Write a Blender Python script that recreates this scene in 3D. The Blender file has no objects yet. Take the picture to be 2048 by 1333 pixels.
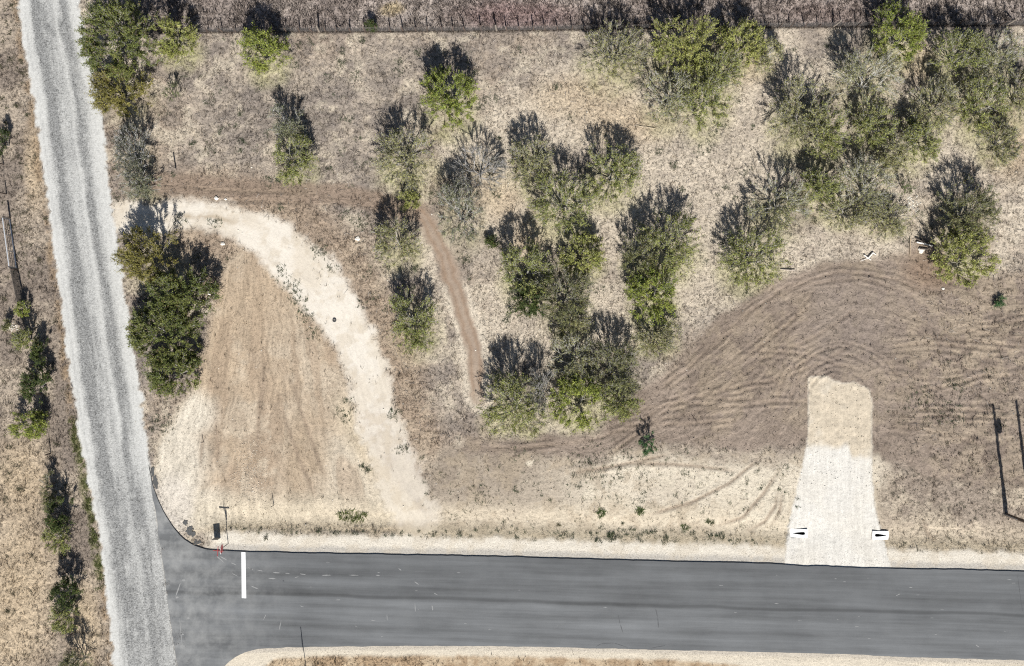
import bpy, bmesh, math
import numpy as np
from mathutils import Vector

# ------------------------------------------------------------------ scene, camera, light
S = bpy.context.scene
COL = S.collection
PXM = 27.0                       # photograph pixels per metre on the ground
CX, CY = 1024.0, 666.5
CAM_H = 78.0
SUN_EL = math.radians(45.0)
SHADOW_DEG = 7.0                 # shadows fall north, this much to the west

cam = bpy.data.cameras.new('camera')
cam.sensor_width = 36.0
cam.lens = 36.0 * CAM_H / (2048 / PXM)
cam.clip_end = 6000.0
cam_o = bpy.data.objects.new('camera', cam)
cam_o.location = (0, 0, CAM_H)
cam_o.rotation_euler = (0, 0, 0)
COL.objects.link(cam_o)
S.camera = cam_o

W = bpy.data.worlds.new('World'); S.world = W; W.use_nodes = True
wn = W.node_tree
wn.nodes.clear()
sky = wn.nodes.new('ShaderNodeTexSky'); sky.sky_type = 'NISHITA'; sky.sun_disc = False
sky.sun_elevation = SUN_EL
sky.sun_rotation = math.radians(180 - SHADOW_DEG)
bg = wn.nodes.new('ShaderNodeBackground'); bg.inputs['Strength'].default_value = 0.05
wo = wn.nodes.new('ShaderNodeOutputWorld')
wn.links.new(sky.outputs[0], bg.inputs[0]); wn.links.new(bg.outputs[0], wo.inputs[0])

sun = bpy.data.lights.new('sun', 'SUN'); sun.energy = 4.9; sun.angle = math.radians(0.5)
sun.color = (1.0, 0.975, 0.935)
sun_o = bpy.data.objects.new('sun', sun)
a = math.radians(SHADOW_DEG)
to_sun = Vector((math.sin(a) * math.cos(SUN_EL), -math.cos(a) * math.cos(SUN_EL), math.sin(SUN_EL)))
sun_o.rotation_euler = (-to_sun).to_track_quat('-Z', 'Y').to_euler()
sun_o.location = to_sun * 60
COL.objects.link(sun_o)

S.view_settings.view_transform = 'Standard'
S.view_settings.look = 'None'
S.view_settings.exposure = 0.70
S.view_settings.gamma = 1.0
S.view_settings.use_curve_mapping = False
S.cycles.use_denoising = False
S.cycles.filter_width = 1.15
S.cycles.max_bounces = 5
S.cycles.use_adaptive_sampling = True
S.cycles.adaptive_threshold = 0.02
S.render.resolution_x = 1024; S.render.resolution_y = 666

# ------------------------------------------------------------------ helpers
def wx(px): return (np.asarray(px, float) - CX) / PXM
def wy(py): return (CY - np.asarray(py, float)) / PXM

def lin(c, k=1.0):
    c = np.asarray(c, float) / 255.0
    return np.where(c <= 0.04045, c / 12.92, ((c + 0.055) / 1.055) ** 2.4) * k
KA = 0.60                        # photograph brightness -> base colour
SAT = 0.78
def alb(*c):
    v = lin(c, KA); return v.mean() + (v - v.mean()) * SAT

_tabs = {}
def vnoise(x, y, seed=0):
    if seed not in _tabs:
        _tabs[seed] = np.random.default_rng(1000 + seed).random((256, 256)).astype(np.float32)
    t = _tabs[seed]
    xi = np.floor(x).astype(np.int64); yi = np.floor(y).astype(np.int64)
    fx = x - xi; fy = y - yi
    fx = fx * fx * (3 - 2 * fx); fy = fy * fy * (3 - 2 * fy)
    x0 = xi & 255; x1 = (xi + 1) & 255; y0 = yi & 255; y1 = (yi + 1) & 255
    return (t[x0, y0] * (1 - fx) + t[x1, y0] * fx) * (1 - fy) + (t[x0, y1] * (1 - fx) + t[x1, y1] * fx) * fy
def fbm(x, y, scale, octv=4, seed=0, gain=0.55):
    s = 0; amp = 1; tot = 0; f = 1.0 / scale
    for i in range(octv):
        s = s + amp * vnoise(x * f + 17.3 * i, y * f + 9.1 * i, seed + i)
        tot += amp; amp *= gain; f *= 2.03
    return s / tot
def sst(e0, e1, x):
    t = np.clip((x - e0) / (e1 - e0), 0, 1)
    return t * t * (3 - 2 * t)
def seg_dist(x, y, pts, closed=False):
    """distance to a polyline, and the length along it of the nearest point"""
    pts = np.asarray(pts, float); n = len(pts)
    best = np.full(x.shape, 1e9); along = np.zeros(x.shape); acc = 0.0
    for i in range(n if closed else n - 1):
        p = pts[i]; q = pts[(i + 1) % n]; d = q - p; L = math.hypot(*d)
        if L < 1e-6: continue
        t = np.clip(((x - p[0]) * d[0] + (y - p[1]) * d[1]) / (L * L), 0, 1)
        dd = np.hypot(x - p[0] - t * d[0], y - p[1] - t * d[1])
        m = dd < best
        best = np.where(m, dd, best); along = np.where(m, acc + t * L, along); acc += L
    return best, along
def inside(x, y, pts):
    pts = np.asarray(pts, float); n = len(pts); c = np.zeros(x.shape, bool)
    for i in range(n):
        x0, y0 = pts[i]; x1, y1 = pts[(i + 1) % n]
        if y0 == y1: continue
        m = ((y0 > y) != (y1 > y)) & (x < (x1 - x0) * (y - y0) / (y1 - y0) + x0)
        c ^= m
    return c
def poly(x, y, pts, w=8.0):
    """soft mask: 1 inside, 0 outside, w pixels wide edge; also the signed distance (positive inside)"""
    pts = np.asarray(pts, float)
    m = (x > pts[:, 0].min() - 150) & (x < pts[:, 0].max() + 150) & (y > pts[:, 1].min() - 150) & (y < pts[:, 1].max() + 150)
    sd = np.full(x.shape, -150.0)
    d, _ = seg_dist(x[m], y[m], pts, True)
    sd[m] = np.where(inside(x[m], y[m], pts), d, -d)
    return sst(-w, w, sd), sd
def ell(x, y, cx, cy, rx, ry, w=0.5):
    r = np.hypot((x - cx) / rx, (y - cy) / ry)
    return 1 - sst(1 - w, 1 + w, r)

# ---- mesh builders
def fast_mesh(name, v, f, cols=None, extra=None, smooth=False):
    """v (n,3), f (m,k); cols (n,3) base colour per vertex; extra {name: (n,3)}"""
    me = bpy.data.meshes.new(name)
    v = np.ascontiguousarray(v, np.float32); f = np.ascontiguousarray(f, np.int32)
    k = f.shape[1]
    me.vertices.add(len(v)); me.vertices.foreach_set('co', v.ravel())
    me.loops.add(f.size); me.loops.foreach_set('vertex_index', f.ravel())
    me.polygons.add(len(f)); me.polygons.foreach_set('loop_start', np.arange(0, f.size, k, dtype=np.int32))
    me.polygons.foreach_set('use_smooth', np.full(len(f), smooth, bool))
    if cols is not None:
        at = me.attributes.new('Col', 'FLOAT_COLOR', 'POINT')
        c4 = np.ones((len(v), 4), np.float32); c4[:, :3] = cols
        at.data.foreach_set('color', c4.ravel())
    for n, a_ in (extra or {}).items():
        at = me.attributes.new(n, 'FLOAT_VECTOR', 'POINT')
        at.data.foreach_set('vector', np.ascontiguousarray(a_, np.float32).ravel())
    me.update(calc_edges=True)
    return me
def link(name, me, mat=None, parent=None):
    o = bpy.data.objects.new(name, me)
    if mat is not None and me is not None: me.materials.append(mat)
    COL.objects.link(o)
    if parent is not None: o.parent = parent
    return o
def tag(o, label, cat, group=None, kind=None):
    o['label'] = label; o['category'] = cat
    if group: o['group'] = group
    if kind: o['kind'] = kind
    return o
def struct(o, label, cat):
    o['kind'] = 'structure'; o['label'] = label; o['category'] = cat
    return o
def empty(name, loc, label, cat, group=None, rz=0.0):
    o = bpy.data.objects.new(name, None); o.empty_display_size = 0.3
    o.location = loc; o.rotation_euler = (0, 0, rz); COL.objects.link(o)
    return tag(o, label, cat, group)
def tubes(p0, p1, r0, r1, n=4):
    """open prisms from p0 to p1 (m,3); radii (m,)"""
    p0 = np.asarray(p0, float); p1 = np.asarray(p1, float); m = len(p0)
    d = p1 - p0; d /= np.maximum(np.linalg.norm(d, axis=1, keepdims=True), 1e-9)
    up = np.where(np.abs(d[:, 2:3]) > 0.9, [[1.0, 0, 0]], [[0, 0, 1.0]])
    a_ = np.cross(d, up); a_ /= np.maximum(np.linalg.norm(a_, axis=1, keepdims=True), 1e-9)
    b_ = np.cross(d, a_)
    V = np.zeros((m, 2 * n, 3))
    for j in range(n):
        t = 2 * math.pi * j / n
        w = a_ * math.cos(t) + b_ * math.sin(t)
        V[:, j] = p0 + w * np.asarray(r0)[:, None]
        V[:, n + j] = p1 + w * np.asarray(r1)[:, None]
    F = []
    base = (np.arange(m) * 2 * n)[:, None]
    for j in range(n):
        k = (j + 1) % n
        F.append(base + np.array([[j, k, n + k, n + j]]))
    return V.reshape(-1, 3), np.stack(F, 1).reshape(-1, 4)
class BM:
    """collects primitives and becomes ONE mesh object"""
    def __init__(s): s.b = bmesh.new()
    def box(s, c, size, rz=0.0, bev=0.0):
        r = bmesh.ops.create_cube(s.b, size=1.0)
        vs = r['verts']; ca, sa = math.cos(rz), math.sin(rz)
        for v in vs:
            x, y, z = v.co.x * size[0], v.co.y * size[1], v.co.z * size[2]
            v.co = (c[0] + x * ca - y * sa, c[1] + x * sa + y * ca, c[2] + z)
        if bev:
            es = list({e for v in vs for e in v.link_edges})
            bmesh.ops.bevel(s.b, geom=es, offset=bev, segments=2, affect='EDGES')
        return s
    def cyl(s, p, q, r0, r1=None, n=10):
        r1 = r0 if r1 is None else r1
        p = Vector(p); q = Vector(q); d = (q - p)
        rot = d.to_track_quat('Z', 'Y').to_matrix()
        ra, rb = [], []
        for j in range(n):
            t = 2 * math.pi * j / n
            e = rot @ Vector((math.cos(t), math.sin(t), 0))
            ra.append(s.b.verts.new(p + e * r0)); rb.append(s.b.verts.new(q + e * r1))
        for j in range(n):
            k = (j + 1) % n
            s.b.faces.new((ra[j], ra[k], rb[k], rb[j]))
        s.b.faces.new(ra[::-1]); s.b.faces.new(rb)
        return s
    def prism(s, pts, z0, z1):
        lo = [s.b.verts.new((x, y, z0)) for x, y in pts]; hi = [s.b.verts.new((x, y, z1)) for x, y in pts]
        n = len(pts)
        for j in range(n):
            k = (j + 1) % n; s.b.faces.new((lo[j], lo[k], hi[k], hi[j]))
        s.b.faces.new(hi); s.b.faces.new(lo[::-1])
        return s
    def build(s, name, mat, parent=None):
        bmesh.ops.recalc_face_normals(s.b, faces=s.b.faces[:])
        me = bpy.data.meshes.new(name); s.b.to_mesh(me); s.b.free()
        return link(name, me, mat, parent)

# ---- materials
def nodes(name):
    m = bpy.data.materials.new(name); m.use_nodes = True
    nt = m.node_tree; nt.nodes.clear()
    out = nt.nodes.new('ShaderNodeOutputMaterial')
    return m, nt, out
def N(nt, t, **kw):
    n = nt.nodes.new(t)
    for k, v in kw.items():
        if k in n.inputs: n.inputs[k].default_value = v
        else: setattr(n, k, v)
    return n
def math_n(nt, op, a_, b_=None, clamp=False):
    n = nt.nodes.new('ShaderNodeMath'); n.operation = op; n.use_clamp = clamp
    for i, q in enumerate((a_, b_)):
        if q is None: continue
        if isinstance(q, (int, float)): n.inputs[i].default_value = q
        else: nt.links.new(q, n.inputs[i])
    return n.outputs[0]
def vmul(nt, col, fac):
    n = nt.nodes.new('ShaderNodeVectorMath'); n.operation = 'SCALE'
    nt.links.new(col, n.inputs[0]); nt.links.new(fac, n.inputs['Scale'])
    return n.outputs[0]
def simple(name, col, rough=0.8, var=0.25, scale=6.0, metal=0.0, bump=0.0):
    m, nt, out = nodes(name)
    b = N(nt, 'ShaderNodeBsdfPrincipled', Roughness=rough, Metallic=metal)
    tc = N(nt, 'ShaderNodeTexCoord')
    nz = N(nt, 'ShaderNodeTexNoise', Scale=scale, Detail=4.0, Roughness=0.65)
    nt.links.new(tc.outputs['Object'], nz.inputs['Vector'])
    f = math_n(nt, 'ADD', math_n(nt, 'MULTIPLY', nz.outputs['Fac'], 2 * var), 1 - var)
    rgb = N(nt, 'ShaderNodeRGB'); rgb.outputs[0].default_value = (*col, 1)
    nt.links.new(vmul(nt, rgb.outputs[0], f), b.inputs['Base Color'])
    if bump:
        bp = N(nt, 'ShaderNodeBump', Strength=bump, Distance=0.01)
        nt.links.new(nz.outputs['Fac'], bp.inputs['Height']); nt.links.new(bp.outputs[0], b.inputs['Normal'])
    nt.links.new(b.outputs[0], out.inputs[0])
    return m

def ground_material():
    """Col: base colour; flow: (along, across, streak strength); mask: (clump, grit, bump)"""
    m, nt, out = nodes('earth')
    L = nt.links.new
    col = N(nt, 'ShaderNodeAttribute', attribute_name='Col')
    fl = N(nt, 'ShaderNodeAttribute', attribute_name='flow')
    mk = N(nt, 'ShaderNodeAttribute', attribute_name='mask')
    sf = N(nt, 'ShaderNodeSeparateXYZ'); L(fl.outputs['Vector'], sf.inputs[0])
    sm = N(nt, 'ShaderNodeSeparateXYZ'); L(mk.outputs['Vector'], sm.inputs[0])
    tc = N(nt, 'ShaderNodeTexCoord')
    n1 = N(nt, 'ShaderNodeTexNoise', Scale=3.6, Detail=5.0, Roughness=0.72, Distortion=0.6)
    L(tc.outputs['Object'], n1.inputs['Vector'])
    n2 = N(nt, 'ShaderNodeTexNoise', Scale=9.0, Detail=3.0, Roughness=0.8)
    L(tc.outputs['Object'], n2.inputs['Vector'])
    n3 = N(nt, 'ShaderNodeTexVoronoi', Scale=7.0); n3.feature = 'F1'
    L(tc.outputs['Object'], n3.inputs['Vector'])
    cv = N(nt, 'ShaderNodeCombineXYZ')
    L(math_n(nt, 'MULTIPLY', sf.outputs[0], 0.42), cv.inputs[0]); L(math_n(nt, 'MULTIPLY', sf.outputs[1], 3.6), cv.inputs[1])
    st = N(nt, 'ShaderNodeTexNoise', Scale=1.0, Detail=5.0, Roughness=0.68, Distortion=0.7)
    L(cv.outputs[0], st.inputs['Vector'])
    def cen(o, k):                          # contrast about the mean, clamped
        return math_n(nt, 'MULTIPLY', math_n(nt, 'SUBTRACT', o, 0.5), k)
    sp = N(nt, 'ShaderNodeTexNoise', Scale=5.2, Detail=4.0, Roughness=0.75, Distortion=0.8)
    L(tc.outputs['Object'], sp.inputs['Vector'])
    spk = N(nt, 'ShaderNodeMapRange'); spk.interpolation_type = 'SMOOTHSTEP'
    L(sp.outputs['Fac'], spk.inputs[0])
    for i_, v_ in ((1, 0.52), (2, 0.66), (3, 0.10), (4, -0.85)): spk.inputs[i_].default_value = v_
    clump = math_n(nt, 'MULTIPLY', math_n(nt, 'ADD', cen(n1.outputs['Fac'], 3.0), spk.outputs[0]), sm.outputs[0])
    grit = math_n(nt, 'MULTIPLY', cen(n2.outputs['Fac'], 4.6), sm.outputs[1])
    strk = math_n(nt, 'MULTIPLY', cen(st.outputs['Fac'], 2.2), sf.outputs[2])
    tot = math_n(nt, 'ADD', math_n(nt, 'ADD', clump, grit), strk)
    fac = math_n(nt, 'MAXIMUM', math_n(nt, 'ADD', tot, 1.0), 0.25)
    fac = math_n(nt, 'MINIMUM', fac, 1.7)
    b = N(nt, 'ShaderNodeBsdfPrincipled', Roughness=0.95)
    b.inputs['Specular IOR Level'].default_value = 0.1
    L(vmul(nt, col.outputs['Color'], fac), b.inputs['Base Color'])
    h = math_n(nt, 'ADD', math_n(nt, 'MULTIPLY', clump, 0.05), math_n(nt, 'ADD', math_n(nt, 'MULTIPLY', grit, 0.03), math_n(nt, 'MULTIPLY', strk, 0.05)))
    bp = N(nt, 'ShaderNodeBump', Strength=0.9, Distance=1.0)
    L(math_n(nt, 'MULTIPLY', h, sm.outputs[2]), bp.inputs['Height']); L(bp.outputs[0], b.inputs['Normal'])
    L(b.outputs[0], out.inputs[0])
    return m
M_EARTH = ground_material()

def asphalt_material():
    m, nt, out = nodes('asphalt')
    L = nt.links.new
    tc = N(nt, 'ShaderNodeTexCoord')
    mp = N(nt, 'ShaderNodeMapping'); mp.inputs['Rotation'].default_value = (0, 0, 0.0285)   # along the road
    L(tc.outputs['Object'], mp.inputs[0])
    sx = N(nt, 'ShaderNodeSeparateXYZ'); L(mp.outputs[0], sx.inputs[0])
    # lane seam: distance across the road from the paving joint (waves a little)
    wob = N(nt, 'ShaderNodeTexNoise', Scale=0.12, Detail=2.0); L(mp.outputs[0], wob.inputs['Vector'])
    ys = math_n(nt, 'ADD', sx.outputs[1], math_n(nt, 'MULTIPLY', wob.outputs['Fac'], 0.5))
    d = math_n(nt, 'SUBTRACT', ys, SEAM_Y + 0.25)
    seam = N(nt, 'ShaderNodeMapRange'); seam.interpolation_type = 'SMOOTHSTEP'
    L(math_n(nt, 'ABSOLUTE', d), seam.inputs[0])
    for i, v in ((1, 0.03), (2, 0.20), (3, 0.62), (4, 1.0)): seam.inputs[i].default_value = v
    lane = N(nt, 'ShaderNodeMapRange'); L(d, lane.inputs[0])
    for i, v in ((1, -0.35), (2, 0.1), (3, 1.13), (4, 0.96)): lane.inputs[i].default_value = v
    def stretch(sxx, syy, det, ro, off=0.0):
        q = N(nt, 'ShaderNodeMapping'); q.inputs['Scale'].default_value = (sxx, syy, 1); q.inputs['Location'].default_value = (off, off, 0)
        L(mp.outputs[0], q.inputs[0])
        n = N(nt, 'ShaderNodeTexNoise', Scale=1.0, Detail=det, Roughness=ro); L(q.outputs[0], n.inputs['Vector'])
        return n.outputs['Fac']
    s1 = stretch(0.05, 1.5, 5.0, 0.62); s2 = stretch(0.16, 0.5, 3.0, 0.55, 7.0); s3 = stretch(0.5, 5.0, 3.0, 0.6, 3.0)
    fine = N(nt, 'ShaderNodeTexNoise', Scale=16.0, Detail=3.0, Roughness=0.8); L(tc.outputs['Object'], fine.inputs['Vector'])
    f = math_n(nt, 'ADD', math_n(nt, 'MULTIPLY', s1, 1.7), math_n(nt, 'MULTIPLY', s2, 0.9))
    f = math_n(nt, 'ADD', f, math_n(nt, 'MULTIPLY', s3, 0.22))
    f = math_n(nt, 'ADD', f, math_n(nt, 'MULTIPLY', fine.outputs['Fac'], 0.42))
    iso = N(nt, 'ShaderNodeTexNoise', Scale=0.55, Detail=6.0, Roughness=0.62); L(tc.outputs['Object'], iso.inputs['Vector'])
    f = math_n(nt, 'ADD', f, math_n(nt, 'MULTIPLY', iso.outputs['Fac'], 0.3))
    f = math_n(nt, 'ADD', f, -0.70)
    f = math_n(nt, 'MULTIPLY', math_n(nt, 'MULTIPLY', f, seam.outputs[0]), lane.outputs[0])
    # dust carried in from the gravel road, strongest at the junction
    dm = N(nt, 'ShaderNodeMapRange'); L(sx.outputs[0], dm.inputs[0])
    for i, v in ((1, -25.0), (2, -15.0), (3, 0.8), (4, 0.05)): dm.inputs[i].default_value = v
    dn = N(nt, 'ShaderNodeTexNoise', Scale=0.7, Detail=6.0, Roughness=0.68, Distortion=0.15); L(tc.outputs['Object'], dn.inputs['Vector'])
    dr = N(nt, 'ShaderNodeMapRange'); L(dn.outputs['Fac'], dr.inputs[0])
    for i, v in ((1, 0.40), (2, 0.66), (3, 0.12), (4, 1.0)): dr.inputs[i].default_value = v
    dust = math_n(nt, 'MULTIPLY', math_n(nt, 'MULTIPLY', dm.outputs[0], dr.outputs[0]), 0.9, True)
    rgb = N(nt, 'ShaderNodeRGB'); rgb.outputs[0].default_value = (0.076, 0.079, 0.081, 1)
    base = vmul(nt, rgb.outputs[0], f)
    mx = N(nt, 'ShaderNodeMixRGB'); L(dust, mx.inputs[0]); L(base, mx.inputs[1]); mx.inputs[2].default_value = (0.25, 0.25, 0.24, 1)
    b = N(nt, 'ShaderNodeBsdfPrincipled', Roughness=0.75); b.inputs['Specular IOR Level'].default_value = 0.3
    L(mx.outputs[0], b.inputs['Base Color'])
    bp = N(nt, 'ShaderNodeBump', Strength=0.4, Distance=0.01); L(fine.outputs['Fac'], bp.inputs['Height']); L(bp.outputs[0], b.inputs['Normal'])
    L(b.outputs[0], out.inputs[0])
    return m

def leaf_material():
    m, nt, out = nodes('foliage')
    L = nt.links.new
    at = N(nt, 'ShaderNodeAttribute', attribute_name='Col')
    tc = N(nt, 'ShaderNodeTexCoord')
    nz = N(nt, 'ShaderNodeTexNoise', Scale=2.5, Detail=2.0); L(tc.outputs['Object'], nz.inputs['Vector'])
    c = vmul(nt, at.outputs['Color'], math_n(nt, 'ADD', math_n(nt, 'MULTIPLY', nz.outputs['Fac'], 0.6), 0.7))
    d = N(nt, 'ShaderNodeBsdfDiffuse'); t = N(nt, 'ShaderNodeBsdfTranslucent')
    L(c, d.inputs[0]); L(c, t.inputs[0])
    mx = N(nt, 'ShaderNodeMixShader', Fac=0.32); L(d.outputs[0], mx.inputs[1]); L(t.outputs[0], mx.inputs[2])
    L(mx.outputs[0], out.inputs[0])
    return m
def bark_material():
    m, nt, out = nodes('bark')
    L = nt.links.new
    at = N(nt, 'ShaderNodeAttribute', attribute_name='Col')
    tc = N(nt, 'ShaderNodeTexCoord')
    nz = N(nt, 'ShaderNodeTexNoise', Scale=9.0, Detail=4.0, Roughness=0.7); L(tc.outputs['Object'], nz.inputs['Vector'])
    c = vmul(nt, at.outputs['Color'], math_n(nt, 'ADD', math_n(nt, 'MULTIPLY', nz.outputs['Fac'], 0.9), 0.55))
    b = N(nt, 'ShaderNodeBsdfPrincipled', Roughness=0.9); L(c, b.inputs['Base Color'])
    L(b.outputs[0], out.inputs[0])
    return m
M_LEAF = leaf_material(); M_BARK = bark_material()

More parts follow.
